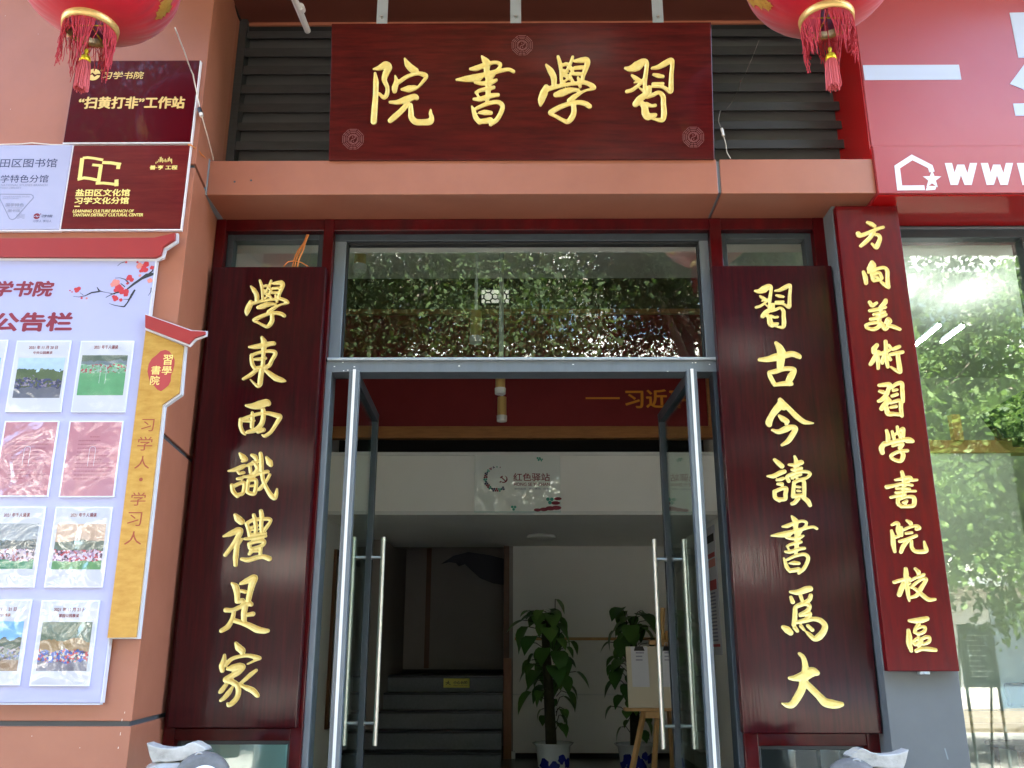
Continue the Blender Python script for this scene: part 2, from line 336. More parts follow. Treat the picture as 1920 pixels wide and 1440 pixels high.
# ---------------- top soffit and what carries on above the frame
sof = thing('upper_soffit', 'dark red-brown metal soffit over the louvres at the top of the photo', 'soffit', (0, -.8, ZS))
part('panel', MB().box(XR0-.4, 1.9, -1.2, YL+.02, ZS, ZS+.06), M['cladsoffit'], sof)
part('edge_trim', MB().box(XR0-.02, 1.9, YL+.02, YL+.05, ZS-.02, ZS+.06), M['clad'], sof)
part('joint', MB().box(XR0-.02, XR0+.01, -.75, YL, ZS-.012, ZS-.002), M['blackgap'], sof)
pj = at(1372, 12, YL)
bl = thing('shop_building', 'unseen upper storey of the shop building, sized to shade the front', 'building', (0, .4, 3))
part('upper_wall', MB().box(-14, 14, -1.1, 9, ZS+.4, 11.0), M['bldg'], bl)  # out of view; height set so its shadow covers the front and near pavement
part('rear_wall', MB().box(-14, 14, 8.6, 9, GZ, ZS+.4), M['bldg'], bl)
part('side_wall', MB().box(-14, -3.6, .2, .5, GZ, ZS+.4), M['bldg'], bl)
part('side_wall', MB().box(6.2, 14, .2, .5, GZ, ZS+.4), M['bldg'], bl)
part('end_wall', MB().box(-14, -13.7, .5, 8.6, GZ, ZS+.4), M['bldg'], bl)
part('end_wall', MB().box(13.7, 14, .5, 8.6, GZ, ZS+.4), M['bldg'], bl)
# ---------------- louvre screen
lou = thing('louvre_screen', 'dark grey horizontal louvres behind the carved name board', 'louvre', (0, YL, zt))
part('back_panel', MB().box(XR0, XRS+.1, .125, .15, ZB, ZS+.4), M['louvreback'], lou)
part('side_frame', MB().box(XR0+.002, XR0+.045, YL-.01, .12, zt-.05, ZS), M['louvre'], lou)
part('top_rail', MB().box(XR0+.045, XRS+.1, YL+.03, .12, ZS-.07, ZS-.022), M['blackgap'], lou)  # black strip stands in for the dark gap above the slats
ys = [(270, 330), (415, 490), (570, 645), (735, 810), (900, 975), (1065, 1135), (1230, 1305)]
for a, b in ys:
    za, zb_ = at(540, a/4.647, YL)[2], at(540, b/4.647, YL)[2]
    P = [(YL, zb_), (YL, za), (YL+.05, za+.012), (YL+.052, za+.002), (YL+.012, zb_+.004)]
    part('slat', MB().prism(P, XR0+.045, XRS+.1, axis='x'), M['louvre'], lou, bevel=.002)
# ---------------- carved name board (leans forward)
B0, B1 = at(616, 300.5, -.275), at(1340, 298.5, -.275)
wd = np.linalg.norm(B1-B0); lo, hi = -1.2, .2
for _ in range(40):
    my = (lo+hi)/2
    if np.linalg.norm(at(1337, 40, my)-at(625, 45, my)) > wd: hi = my
    else: lo = my
YT = max(my, -.46)
YT = my
T0, T1 = at(625, 45, YT), at(1337, 40, YT)
nS = np.cross(B1-B0, (T0+T1)/2-(B0+B1)/2)
SG = PL(B0, nS, B1-B0)
hS = float(((T0+T1)/2-(B0+B1)/2)@SG.u)
print('sign', YT, wd, hS, SG.n)
# ------------------------------------------------------------------ brush lettering: strokes traced as centre lines with widths
def cr(P, n=14):
    P = [np.array(p, float) for p in P]
    if len(P) == 2: return [P[0]+(P[1]-P[0])*t for t in np.linspace(0, 1, n)]
    Q = [2*P[0]-P[1]]+P+[2*P[-1]-P[-2]]; o = []
    for i in range(1, len(Q)-2):
        a, b, c, d = Q[i-1:i+3]
        for t in np.linspace(0, 1, n, endpoint=False):
            q = .5*((2*b)+(c-a)*t+(2*a-5*b+4*c-d)*t*t+(3*b-a-3*c+d)*t**3); q[2] = b[2]+(c[2]-b[2])*t; o.append(q)
    o.append(P[-1]); return o
def glyph(strokes, uvf, scale, N=110, rim=.0062):
    """strokes: [(x,y,w)..] in traced units; uvf(x,y)->plane u,v; scale: metres per traced unit"""
    D = []
    for s in strokes:
        for x, y, w_ in cr(s):
            u, v = uvf(x, y); D.append((u, v, w_*scale/2))
    D = np.array(D); lo = (D[:, :2]-D[:, 2:]).min(0); hi = (D[:, :2]+D[:, 2:]).max(0); pad = .006
    st = max(hi-lo)/N; nx, ny = (np.ceil((hi-lo+2*pad)/st)).astype(int)+1
    gx = lo[0]-pad+st*np.arange(nx); gy = lo[1]-pad+st*np.arange(ny); X, Y = np.meshgrid(gx, gy)
    F = np.full(X.shape, 9.)
    for u, v, r in D: np.minimum(F, np.hypot(X-u, Y-v)-r, out=F)
    for _ in range(2):
        K = np.pad(F, 1, mode='edge'); F = (4*F+K[:-2, 1:-1]+K[2:, 1:-1]+K[1:-1, :-2]+K[1:-1, 2:])/8
    gyy, gxx = np.gradient(F, st); g2 = gxx**2+gyy**2+1e-6
    ins = F < 0
    cell = ins[:-1, :-1] | ins[1:, :-1] | ins[:-1, 1:] | ins[1:, 1:]
    kx = np.where(ins, 0, np.clip(F/g2, 0, 1.2*st/np.sqrt(g2)))
    PX = X-kx*gxx; PY = Y-kx*gyy
    dep = np.clip(-F, 0, None)
    H = rim-np.clip(dep*.75-.0005, 0, rim-.0008)
    idx = -np.ones(X.shape, int); V = []; Fc = []
    for j, i in zip(*np.nonzero(cell)):
        q = []
        for jj, ii in ((j, i), (j, i+1), (j+1, i+1), (j+1, i)):
            if idx[jj, ii] < 0: idx[jj, ii] = len(V); V.append((PX[jj, ii], PY[jj, ii], H[jj, ii]))
            q.append(idx[jj, ii])
        Fc.append(tuple(q))
    E = {}
    for f in Fc:
        for a, b in zip(f, f[1:]+f[:1]): E[(a, b)] = 1
    sk = {}; 
    for a, b in list(E):
        if (b, a) not in E:
            for q in (a, b):
                if q not in sk: sk[q] = len(V); V.append((V[q][0], V[q][1], -.001))
            Fc.append((b, a, sk[a], sk[b]))
    m = MB(); m.add(V, Fc); return m
def S(txt):
    return [[tuple(map(float, p.split(','))) for p in st.split()] for st in txt.strip().split('/')]
GL = {}
def gdef(key, ox, oy, k, txt): GL[key] = (ox, oy, k, S(txt))
gdef('yuan', 670, 80, 6.4, """215,370,30 225,480,66 220,640,62 208,800,72 198,950,72/190,322,14 265,308,60 340,275,95 375,300,85 345,370,75 325,450,60 362,540,48 357,620,50 320,662,46 262,615,34/570,195,22 605,265,72 660,320,88 708,340,60 726,362,18/455,400,18 470,470,56 450,545,72 448,585,56/495,480,46 600,410,44 720,374,40 800,388,58 828,412,44 780,480,34 722,545,24/530,565,24 620,558,84 690,545,58 730,540,14/392,718,32 480,718,52 580,690,84 680,652,70 712,664,58/605,738,60 520,830,66 440,900,68 395,940,56/640,750,48 645,830,62 650,900,70 700,952,74 780,960,74 870,950,80 893,905,56 880,855,44 882,808,20""")
gdef('shu', 670, 80, 6.4, """1492,165,20 1530,215,72 1556,250,84 1552,330,70 1570,420,70 1570,520,62 1568,640,62 1550,722,30/1355,320,30 1430,310,66 1530,272,56 1640,242,40 1708,256,44 1714,290,38 1670,340,38 1600,360,36/1190,450,26 1300,440,70 1400,428,92 1500,396,60 1600,375,48 1720,340,48 1820,326,40 1874,350,42/1415,480,34 1500,492,50 1600,482,58 1668,452,36/1640,390,30 1600,440,34/1500,420,26 1450,462,24/1425,602,36 1480,576,44 1580,552,56 1636,540,44/1430,610,28 1458,655,26/1400,682,36 1480,680,58 1600,642,58 1688,630,44/1375,768,22 1398,830,50 1422,900,60 1468,958,58/1432,790,40 1550,740,48 1680,716,50 1742,762,54 1720,850,54 1670,930,54 1600,988,40/1460,845,26 1530,840,64 1602,846,48/1470,950,56 1550,942,68 1600,930,58 1602,972,44""")
gdef('xue', 990, 80, 6.4, """217,270,26 270,340,72 308,420,74 312,515,60/360,172,36 383,250,48 395,340,40 400,440,40 405,500,40/536,176,34 510,250,38 470,330,34 425,400,24/420,272,40 470,265,44 530,340,44 505,400,34 540,480,40/430,330,24 480,425,24 432,470,24/500,440,34 440,405,20/430,380,18 480,350,20/566,225,38 640,216,68 700,212,70 712,250,68 690,320,60 662,400,48 650,470,44/562,308,44 640,302,50 680,300,40/545,378,38 600,378,44 670,382,40/600,425,30 625,530,40/218,535,60 190,610,94 160,690,84 150,758,26/232,560,60 350,530,50 480,504,44 600,490,44 680,482,50 770,522,60 792,553,36 700,575,26 640,600,32/332,630,58 400,610,88 480,580,78 570,570,44 606,580,40/645,598,32 560,650,60 495,700,56/738,768,58 690,736,60 600,720,54 500,735,50 400,770,58 310,815,60 262,848,40 340,890,40 420,935,44 475,952,54 520,910,68 550,840,64 545,740,58""")
gdef('xi', 990, 80, 6.4, """1165,310,30 1230,318,74 1310,284,116 1380,230,70 1422,242,50 1420,320,50 1406,420,54 1400,520,46 1410,590,54/1245,395,26 1290,430,54 1340,460,44/1275,482,20 1322,470,26/1400,430,38 1330,510,38 1250,570,44 1186,590,44/1487,310,30 1560,298,54 1640,256,72 1715,216,62 1730,262,48 1720,380,50 1715,500,58 1710,585,60 1660,560,44 1600,530,38 1502,524,44/1505,385,30 1560,400,54 1618,410,40/1500,498,38 1618,494,36/1340,550,18 1400,590,44 1440,600,78 1455,545,58/1425,620,70 1340,680,80 1290,740,74/1350,720,60 1395,770,78 1408,850,90 1440,890,88 1528,870,44/1430,664,26 1500,630,48 1570,602,46 1620,650,58 1624,740,60 1630,860,70 1605,930,58 1492,914,24/1420,740,50 1480,762,38 1526,756,40""")
gdef('dong', 400, 500, 6.545, """442,990,26 520,985,58 610,970,70 700,950,56 742,945,54/600,872,36 625,930,74 620,1010,60 615,1100,44 610,1200,48 592,1300,64 578,1400,62 570,1450,56 545,1468,40 500,1430,30 457,1388,16/470,1080,26 470,1130,44 482,1200,50 512,1250,50/470,1092,40 560,1060,40 660,1040,40 748,1046,48 760,1080,48 720,1150,44 680,1220,50 580,1242,48 512,1250,48/512,1140,32 570,1138,44 640,1126,40/540,1265,50 460,1330,50 372,1380,36/640,1272,42 700,1320,60 770,1370,74 840,1395,62 888,1405,20""")
gdef('xi_west', 400, 720, 6.26, """388,255,30 460,262,66 540,250,104 620,222,86 646,232,66/586,305,50 590,380,54 568,470,58 500,540,58 400,568,40/590,540,52 530,560,50/460,338,32 460,400,48 456,470,48 455,508,44/332,425,44 400,395,40 520,356,40 640,346,44 740,370,58 782,390,58 740,470,44 680,560,40 610,612,40 577,600,20/326,420,48 320,490,44 345,560,44 374,593,26/350,436,30 430,436,38 480,430,30""")
gdef('shi_know', 400, 720, 6.26, """312,815,26 350,860,70 383,890,48 342,910,30/177,1024,20 250,1010,50 330,980,58 370,960,40/290,1032,30 312,1052,38 358,1042,38/285,1115,34 330,1110,44 360,1092,24/220,1190,44 235,1260,50 285,1318,44/240,1202,44 310,1170,44 362,1162,44 364,1220,44 345,1285,44 285,1305,44/452,836,34 490,856,58 508,890,38/396,960,30 450,940,44 538,910,30/470,920,44 500,945,48 520,1000,48 480,1060,48/432,970,38 440,1040,38/357,1090,30 440,1085,48 540,1050,48 638,1030,44/415,1132,40 405,1200,40 405,1268,44 478,1288,48 500,1220,44 500,1130,44 430,1130,40/440,1200,28 490,1192,28/556,816,40 566,900,54 570,1020,48 590,1140,44 640,1250,48 690,1320,58 724,1342,44 740,1290,44 750,1232,20/664,1066,34 630,1130,34 560,1220,48 536,1244,30/626,862,30 660,920,74 678,955,44""")
gdef('li', 390, 940, 5.539, """286,142,36 315,182,72 348,212,68/162,365,20 230,340,54 310,305,68 338,312,58 310,380,58 250,470,44 182,558,40/312,400,54 300,480,54 290,580,54 288,662,40/358,392,24 320,440,34/402,232,38 420,285,38 436,360,38/477,142,34 490,200,44 500,280,34 495,330,38/552,102,40 560,160,48 555,240,40 560,330,38/402,232,38 470,196,38 560,186,38 640,186,38 648,214,30 610,270,38 580,312,34/442,272,22 520,252,22/442,300,22 520,292,22/432,352,38 520,340,38 598,330,30/387,390,30 460,386,38 540,370,44 598,360,34/430,442,38 500,420,38 580,415,44 560,462,38 450,492,34 430,452,38/470,502,38 432,548,34/550,482,34 545,545,34/440,520,26 540,520,22/352,600,34 420,610,50 520,582,48 580,576,48 638,596,54""")
gdef('shi_is', 390, 940, 5.539, """252,852,26 290,890,68 305,960,60 305,1038,48/342,855,30 400,830,58 470,796,66 488,802,58 460,860,70 440,940,58 420,1030,54/345,930,34 388,940,38/312,1040,48 360,1030,48/187,1130,48 260,1130,44 340,1096,44 420,1062,58 448,1070,48/390,1085,58 376,1160,58 376,1238,54/405,1180,38 468,1170,48/270,1155,40 255,1220,44 210,1300,54 142,1344,44/282,1240,48 350,1260,48 430,1290,58 510,1330,68 580,1345,58 622,1345,40""")
gdef('jia', 390, 1180, 8.472, """447,218,46 490,290,104 545,340,104 548,390,56/266,408,40 255,490,72 225,580,88 232,655,70/275,568,70 380,472,58 500,432,54 640,417,58 760,442,72 828,460,48 760,490,38 632,550,28/312,630,44 400,612,106 500,592,116 555,602,84 480,680,96 380,740,88 295,798,100/290,800,96 380,832,88 460,882,80 488,980,80 460,1090,78 390,1170,78 332,1205,58 312,1172,30/290,880,60 222,970,74 194,998,50/392,920,40 330,1010,78 262,1088,68 208,1128,50/768,652,50 680,720,68 580,810,58 492,878,40/532,890,42 620,930,78 710,970,88 780,1040,74 796,1064,44""")
gdef('gu', 1390, 510, 6.547, """222,1080,46 320,1075,72 420,1050,98 520,1030,78 620,1010,74 695,1034,70 712,1050,48/422,872,40 465,930,84 490,1000,106 480,1100,94 475,1190,78/332,1238,32 350,1280,54 380,1340,54 408,1386,50/342,1236,48 420,1222,62 520,1192,58 620,1192,58 648,1216,54 610,1280,88 580,1340,78/412,1388,42 500,1375,58 590,1370,68 616,1380,40""")
gdef('jin', 1410, 730, 6.26, """326,122,46 340,172,96 290,232,86 230,312,70 196,390,78 202,418,58/372,170,54 440,240,60 520,320,64 600,380,58 660,395,40 718,400,15/340,190,80 372,214,72/317,312,30 360,350,68 408,380,58 396,408,30/237,480,30 310,500,58 400,466,78 470,442,50 508,466,58 470,540,64 420,610,58 352,654,34""")
gdef('du', 1410, 730, 6.26, """262,827,36 310,870,58 348,904,58/177,1020,20 250,1020,54 330,982,58 378,966,48/292,1066,34 340,1056,44 368,1046,34/302,1112,34 348,1114,48/262,1202,48 270,1270,48 320,1304,48/272,1197,44 350,1166,44 398,1166,48 390,1230,48 384,1288,48 312,1292,44/497,787,26 515,840,48 510,900,48 510,980,38/432,886,30 500,890,48 568,862,62 582,860,48/467,946,34 520,936,44 578,926,34/428,1078,44 412,1032,44 460,997,38 560,970,38 640,970,38 678,995,38 640,1040,34 560,1060,34/470,1042,38 520,1012,40 568,1002,36/500,985,28 530,1050,28/492,1092,40 485,1160,44 480,1258,48/492,1092,44 560,1066,44 604,1082,44 610,1160,48 610,1258,44/525,1146,30 562,1150,26/532,1192,30 562,1196,26/492,1256,48 608,1240,44/540,1282,48 500,1330,48 468,1344,40/600,1272,48 650,1312,58 678,1362,44""")
gdef('wei', 1420, 950, 5.539, """342,886,30 420,890,58 500,862,68 546,852,58/347,942,34 365,990,44/447,927,38 465,982,34/553,922,40 540,962,44 490,1000,44 400,1040,40 390,1100,48 385,1170,48 376,1228,44/422,1032,38 490,1012,38 538,1026,40 520,1080,44 442,1120,34/442,1130,34 500,1120,38 542,1112,44 520,1160,38 432,1195,34/412,1200,40 500,1182,48 580,1167,44 650,1182,54 698,1232,58 688,1290,62 640,1350,68 590,1372,50 540,1330,44 502,1297,20/267,1252,42 310,1280,72 342,1308,58/387,1257,44 413,1290,36/452,1242,38 484,1280,26/522,1237,34 568,1280,40""")
gdef('da', 1440, 1190, 8.472, """338,690,50 430,690,92 560,660,150 690,592,150 768,606,88 796,616,40/497,302,50 555,362,70 585,470,90 590,600,118 560,750,126 530,870,118 460,1000,116 380,1110,98 300,1120,78 218,1090,25/602,775,100 700,870,106 800,970,108 900,1070,136 1010,1100,136 1100,1110,108 1168,1105,68""")
gdef('fang', 1580, 400, 6.0, """277,107,36 320,126,54 353,146,44/172,232,54 190,255,50 280,226,44 380,182,38 453,161,34/350,200,44 310,270,48 250,330,48 202,370,38/360,240,34 400,252,44 415,290,44 390,360,54 372,388,44 326,346,24""")
gdef('xiang', 1580, 400, 6.0, """326,552,40 330,590,86 302,630,68/230,662,34 250,720,54 260,788,44/290,665,38 380,630,38 460,615,38 498,650,44 500,730,44 505,800,48 510,838,38 460,800,44 422,770,20/326,692,44 340,750,44/332,690,38 400,672,38 425,700,38 430,742,38 350,762,38/370,716,30 390,722,26""")
gdef('mei', 1580, 400, 6.0, """300,1002,40 330,1040,48 378,1012,34/480,982,44 470,1010,54 422,1060,44/302,1100,38 380,1086,44 478,1060,34/347,1140,34 400,1130,38 468,1112,34/312,1195,38 380,1180,44 478,1142,44/430,1082,38 420,1150,38 405,1220,48/257,1260,34 320,1240,38 420,1232,44 400,1280,48 340,1308,44 272,1290,38 257,1260,34/440,1250,48 470,1300,54 498,1290,44/480,1232,34 508,1192,44 530,1220,44 502,1258,38 570,1280,48 638,1308,38""")
gdef('shu_art', 1600, 630, 5.757, """250,102,44 222,140,58 217,178,48/265,182,58 230,240,58 182,308,40/260,222,44 265,290,44 265,352,34/345,62,40 350,130,44 350,200,48 355,270,44 370,337,34/292,195,42 340,176,38 393,152,30/330,212,38 312,270,42 310,298,30/377,222,34 398,258,34/380,102,28 402,130,28/422,145,34 460,131,44 493,117,38/402,200,38 460,190,44 528,176,38/476,202,44 485,270,48 495,340,54 500,392,40 452,370,38 402,336,20""")
gdef('xi_b', 1600, 630, 5.757, """277,535,40 330,530,48 388,527,48 375,580,44 350,640,48 302,690,44 272,705,38/282,600,34 318,610,44/347,652,42 384,688,34/407,560,34 460,522,44 518,512,44 525,580,44 530,660,44 535,712,30/430,590,34 468,582,30/418,650,38 468,632,38/380,700,58 330,752,58 302,788,48/352,770,48 372,838,58 440,845,44 508,850,44/402,722,38 500,702,44 510,780,44 520,866,38/402,772,32 458,762,38""")
gdef('xue_b', 1600, 630, 5.757, """356,1022,34 370,1080,48 370,1138,48/416,1032,30 430,1090,38 440,1130,30/470,982,30 480,1040,38 500,1090,30/442,1070,28 500,1022,34/500,1022,34 533,1007,44 535,1080,38/512,1062,28 520,1110,28/330,1162,48 302,1210,58 310,1262,48/342,1170,48 440,1140,44 540,1122,44 600,1116,44 638,1140,34 572,1146,24/422,1190,28 480,1170,38 528,1166,38 500,1210,44/578,1240,38 500,1246,38 420,1280,38 407,1310,38 450,1343,38 510,1348,44 534,1290,48 510,1240,44""")
gdef('shu_b', 1630, 860, 7.2, """436,182,46 450,240,54 465,330,58 460,440,58 440,518,48/347,290,34 430,276,48 540,256,48 570,290,48 638,290,34/232,385,58 330,366,48 450,342,48 573,360,38/560,292,38 492,320,48/362,405,34 460,400,38 538,408,34/352,460,34 480,441,38 618,440,34/287,525,40 400,496,44 478,482,38/381,552,48 386,610,54 430,648,48/402,546,44 500,517,38 588,522,56 604,580,58 580,638,54 440,648,44/455,595,38 500,572,38 482,608,32""")
gdef('yuan_b', 1630, 860, 7.2, """296,972,36 315,1060,62 320,1160,62 340,1256,40/302,895,34 360,872,54 388,890,48 375,970,44 398,1038,44 352,1060,44/430,927,30 425,980,58 430,1036,44/502,837,34 548,870,58 560,898,30/462,960,40 540,926,40 630,907,40 668,935,54 632,953,48/492,1010,40 568,1000,40/407,1120,44 500,1092,48 628,1042,44/510,1112,48 450,1190,58 422,1262,48/560,1112,44 570,1200,48 620,1253,54 720,1258,58 763,1238,58 750,1180,48 736,1118,24""")
gdef('xiao', 1640, 1040, 6.857, """396,182,46 400,250,64 400,340,58 415,440,58 430,540,44 440,596,26/247,355,44 310,336,48 390,316,44 438,302,38/370,372,58 340,440,64 312,516,58/422,380,38 453,371,24/517,182,36 558,225,58 550,248,30/452,335,34 540,291,38 628,256,38/467,420,38 520,370,38 610,312,38 657,321,44 600,420,54 540,520,48 462,550,38/472,415,34 540,460,48 620,530,58 690,578,54 772,575,34""")
gdef('qu', 1640, 1040, 6.857, """442,850,40 520,850,68 600,840,76 668,822,58/560,892,48 520,960,44 510,1000,38/532,950,38 600,926,38 643,937,38 630,990,44 560,1018,44 520,1000,38/430,972,44 440,1060,72 440,1140,72 465,1236,44/502,1110,38 545,1082,38 568,1120,38 520,1158,38 492,1130,34/592,1090,38 650,1062,44 698,1062,38 690,1120,44 612,1150,38 600,1102,34/560,1062,38 588,1140,34 560,1178,34/532,1238,48 600,1211,54 700,1216,58 776,1226,48""")
def put_glyph(key, pl, parent, lift, dst=None, label=None):
    ox, oy, k, st = GL[key]
    if dst:                                        # reuse another board's shape: map its box to the box seen here (photo pixels)
        P = np.array([p for s in st for p in s]); x0, x1 = (P[:, 0]-P[:, 2]/2).min(), (P[:, 0]+P[:, 2]/2).max(); y0, y1 = (P[:, 1]-P[:, 2]/2).min(), (P[:, 1]+P[:, 2]/2).max()
        f = lambda x, y: pl.uv(dst[0]+(x-x0)/(x1-x0)*(dst[2]-dst[0]), dst[1]+(y-y0)/(y1-y0)*(dst[3]-dst[1]), lift)
        k2 = (dst[2]-dst[0])/(x1-x0)
    else:
        f = lambda x, y: pl.uv(ox+x/k, oy+y/k, lift); k2 = 1/k
    P = [p for s in st for p in s]; cx = np.mean([p[0] for p in P]); cy = np.mean([p[1] for p in P])
    a = f(cx-50, cy); b = f(cx+50, cy); scl = math.hypot(b[0]-a[0], b[1]-a[1])/100
    g = glyph(st, f, scl); g.v = [(x, y, z+lift) for x, y, z in g.v]
    return part('character', g, M['gold'], parent, smooth=False, local=True)
# ---- name board parts
sign = thing('name_board', 'wide dark mahogany board with four large gilded characters over the entrance', 'sign', SG)
TH = .045
part('board', MB().box(0, wd, 0, hS, -TH, 0), M['signwood'], sign, bevel=.004, local=True)
for k in ('yuan', 'shu', 'xue', 'xi'): put_glyph(k, SG, sign, .0015)
def bagua(px, py):
    u, v = SG.uv(px, py); r = .056; m = MB()
    def ringpoly(rr, gap, w_):
        for i in range(8):
            a0, a1 = R_(22.5+45*i), R_(22.5+45*(i+1)); p, q = np.array([math.cos(a0), math.sin(a0)])*rr, np.array([math.cos(a1), math.sin(a1)])*rr
            segs = [(0.06, .94)] if (i*5+int(rr*1000)) % 3 else [(0.06, .44), (.56, .94)]
            for s0, s1 in segs:
                a = p+(q-p)*s0; b = p+(q-p)*s1; m.ribbon([(u+a[0], v+a[1]), (u+b[0], v+b[1])], w_, -.001, .0022)
    for rr in (r, r*.84, r*.68, r*.5): ringpoly(rr, 0, .0028)
    c = [(u+.022*math.cos(t), v+.022*math.sin(t)) for t in np.linspace(0, 2*math.pi, 25)[:-1]]; m.ribbon(c, .002, -.001, .0024, closed=True)
    s1 = [(u+.011*math.cos(t), v+.011+.011*math.sin(t)) for t in np.linspace(R_(90), R_(-90), 9)]+[(u-.011*math.cos(t), v-.011+.011*math.sin(t)) for t in np.linspace(R_(90), R_(-90), 9)][1:]
    m.ribbon(s1, .003, -.001, .0024); m.disc(u-.002, v+.011, .003, -.001, .0024, 8); m.disc(u+.002, v-.011, .003, -.001, .0024, 8)
    part('trigram_emblem', m, M['bagua'], sign, local=True)
M['bagua'] = mat('carved_line_rubbed', L(132, 78, 78), .4, coat=.3)
for q in ((979, 85), (662, 261), (1300, 257)): bagua(*q)
for px in (716, 967, 1234):
    a = at(px, 42, YT+.03); w2 = .028
    m = MB().box(a[0]-w2, a[0]+w2, a[1]-.004, a[1]+.004, a[2]-.06, ZS+.35)
    h = part('hanger', m, M['alulight'], sign, bevel=.001)
    b = at(px, 33, YT+.025); part('bolt', MB().tube([(a[0], b[1]-.012, b[2]), (a[0], b[1]+.004, b[2])], .007, 8), M['steel'], h)
# ---------------- couplet boards and the campus board
def board_rect(Y, TL, BL, TR, BR):
    pl = PL(at(*BL, Y)); a, b = pl.uv(*TL), pl.uv(*BL); c, d = pl.uv(*TR), pl.uv(*BR)
    return pl, (a[0]+b[0])/2, (b[1]+d[1])/2, (c[0]+d[0])/2, (a[1]+c[1])/2
YB = -.065
PLL, u0, v0, u1, v1 = board_rect(YB, (401, 500), (314, 1365), (606, 500), (561, 1365))
cl = thing('couplet_board', 'tall dark lacquered couplet board left of the door, with seven gilded characters', 'couplet board', PLL, 'couplet boards beside the door')
part('board', MB().box(u0, u1, v0, v1, -.055, 0), M['board'], cl, bevel=.004, local=True)
put_glyph('xue', PLL, cl, .0015, dst=(400+385/6.545, 500+160/6.545, 400+928/6.545, 500+758/6.545))
for k in ('dong', 'xi_west', 'shi_know', 'li', 'shi_is', 'jia'): put_glyph(k, PLL, cl, .0015)
PLR, u0, v0, u1, v1 = board_rect(YB, (1335, 499), (1394, 1376), (1556, 497), (1658, 1375))
crr = thing('couplet_board', 'tall dark lacquered couplet board right of the door, with seven gilded characters', 'couplet board', PLR, 'couplet boards beside the door')
part('board', MB().box(u0, u1, v0, v1, -.055, 0), M['board'], crr, bevel=.004, local=True)
put_glyph('xi', PLR, crr, .0015, dst=(1390+153/6.547, 510+145/6.547, 1390+617/6.547, 510+702/6.547))
put_glyph('gu', PLR, crr, .0015); put_glyph('jin', PLR, crr, .0015); put_glyph('du', PLR, crr, .0015)
put_glyph('shu', PLR, crr, .0015, dst=(1420+136/5.539, 950+88/5.539, 1420+630/5.539, 950+707/5.539))
put_glyph('wei', PLR, crr, .0015); put_glyph('da', PLR, crr, .0015)
YG = -.175
PLG, u0, v0, u1, v1 = board_rect(YG, (1568, 404), (1665, 1258), (1686, 402), (1798, 1259))
v1 = min(v1+.05, ZB-.003-PLG.o[2])
cg = thing('campus_board', 'narrow brighter red lacquered board with ten gilded characters, fixed to the grey pillar', 'sign', PLG)
part('board', MB().box(u0, u1, v0, v1, -.04, 0), M['boardred'], cg, bevel=.003, local=True)
for k in ('fang', 'xiang', 'mei', 'shu_art', 'xi_b', 'xue_b', 'shu_b', 'yuan_b', 'xiao', 'qu'): put_glyph(k, PLG, cg, .0012)
uc = PLG.uv(1735, 1262)
part('bracket', MB().box(uc[0]-.022, uc[0]+.022, v0-.014, v0-.001, -.03, -.004).disc(uc[0], v0-.008, .006, -.004, .001, 10), M['alulight'], cg, local=True, bevel=.002)
# ---------------- grey pillar
pil = thing('grey_pillar', 'plain grey panelled pillar between the entrance and the shop window', 'pillar', (XPL, -.13, GZ))
part('cladding', MB().box(XPL, XPR, -.13, .35, GZ, ZB-.003), M['pillar'], pil, bevel=.003)
a = at(1770, 1403, -.13); b = at(1776, 1424, -.13)
part('scratch', MB().add([(a[0], -.1312, a[2]), (a[0]+.006, -.1312, a[2]), (b[0]+.006, -.1312, b[2]), (b[0], -.1312, b[2])], [(0, 3, 2, 1)]), M['jointlit'], pil)
# ================================================================== entrance frame
FD = .09                                             # depth of the red casing
XO1, XO2 = XR0+.004, float(at(1551, 460, 0)[0])
fr = thing('door_surround', 'dark red painted casing round the entrance and its side windows', 'door frame', (0, 0, GZ))
zh = float(at(960, 431, 0)[2])
xs = [(XO1, float(at(422, 440, 0)[0])), (float(at(604, 480, 0)[0]), float(at(623, 480, 0)[0])), (float(at(1333, 470, 0)[0]), float(at(1355, 470, 0)[0])), (float(at(1529, 470, 0)[0]), XO2)]
for a, b in xs: part('post', MB().box(a, b, 0, FD, GZ, ZB-.002), M['frame'], fr, bevel=.003)
for (a, b), (c, d) in zip(xs, xs[1:]): part('header', MB().box(b, c, .003, FD, zh, ZB-.002), M['frame'], fr, bevel=.003)
part('header', MB().box(XO2, XPL, .02, FD, zh, ZB-.004), M['blackgap'], fr)  # black strip stands in for shade beside the pillar
zr = [(float(at(430, 1389, 0)[2]), float(at(430, 1365.5, 0)[2])), (float(at(1520, 1399, 0)[2]), float(at(1520, 1375, 0)[2]))]
part('rail', MB().box(xs[0][1], xs[1][0], .002, FD, *zr[0]), M['frame'], fr, bevel=.003)
part('rail', MB().box(xs[2][1], xs[3][0], .002, FD, *zr[1]), M['frame'], fr, bevel=.003)
part('shade_filler', MB().box(XO2+.001, XPL, .03, .3, GZ, zh), M['blackgap'], fr)  # coloured black for the shadowed side of the pillar
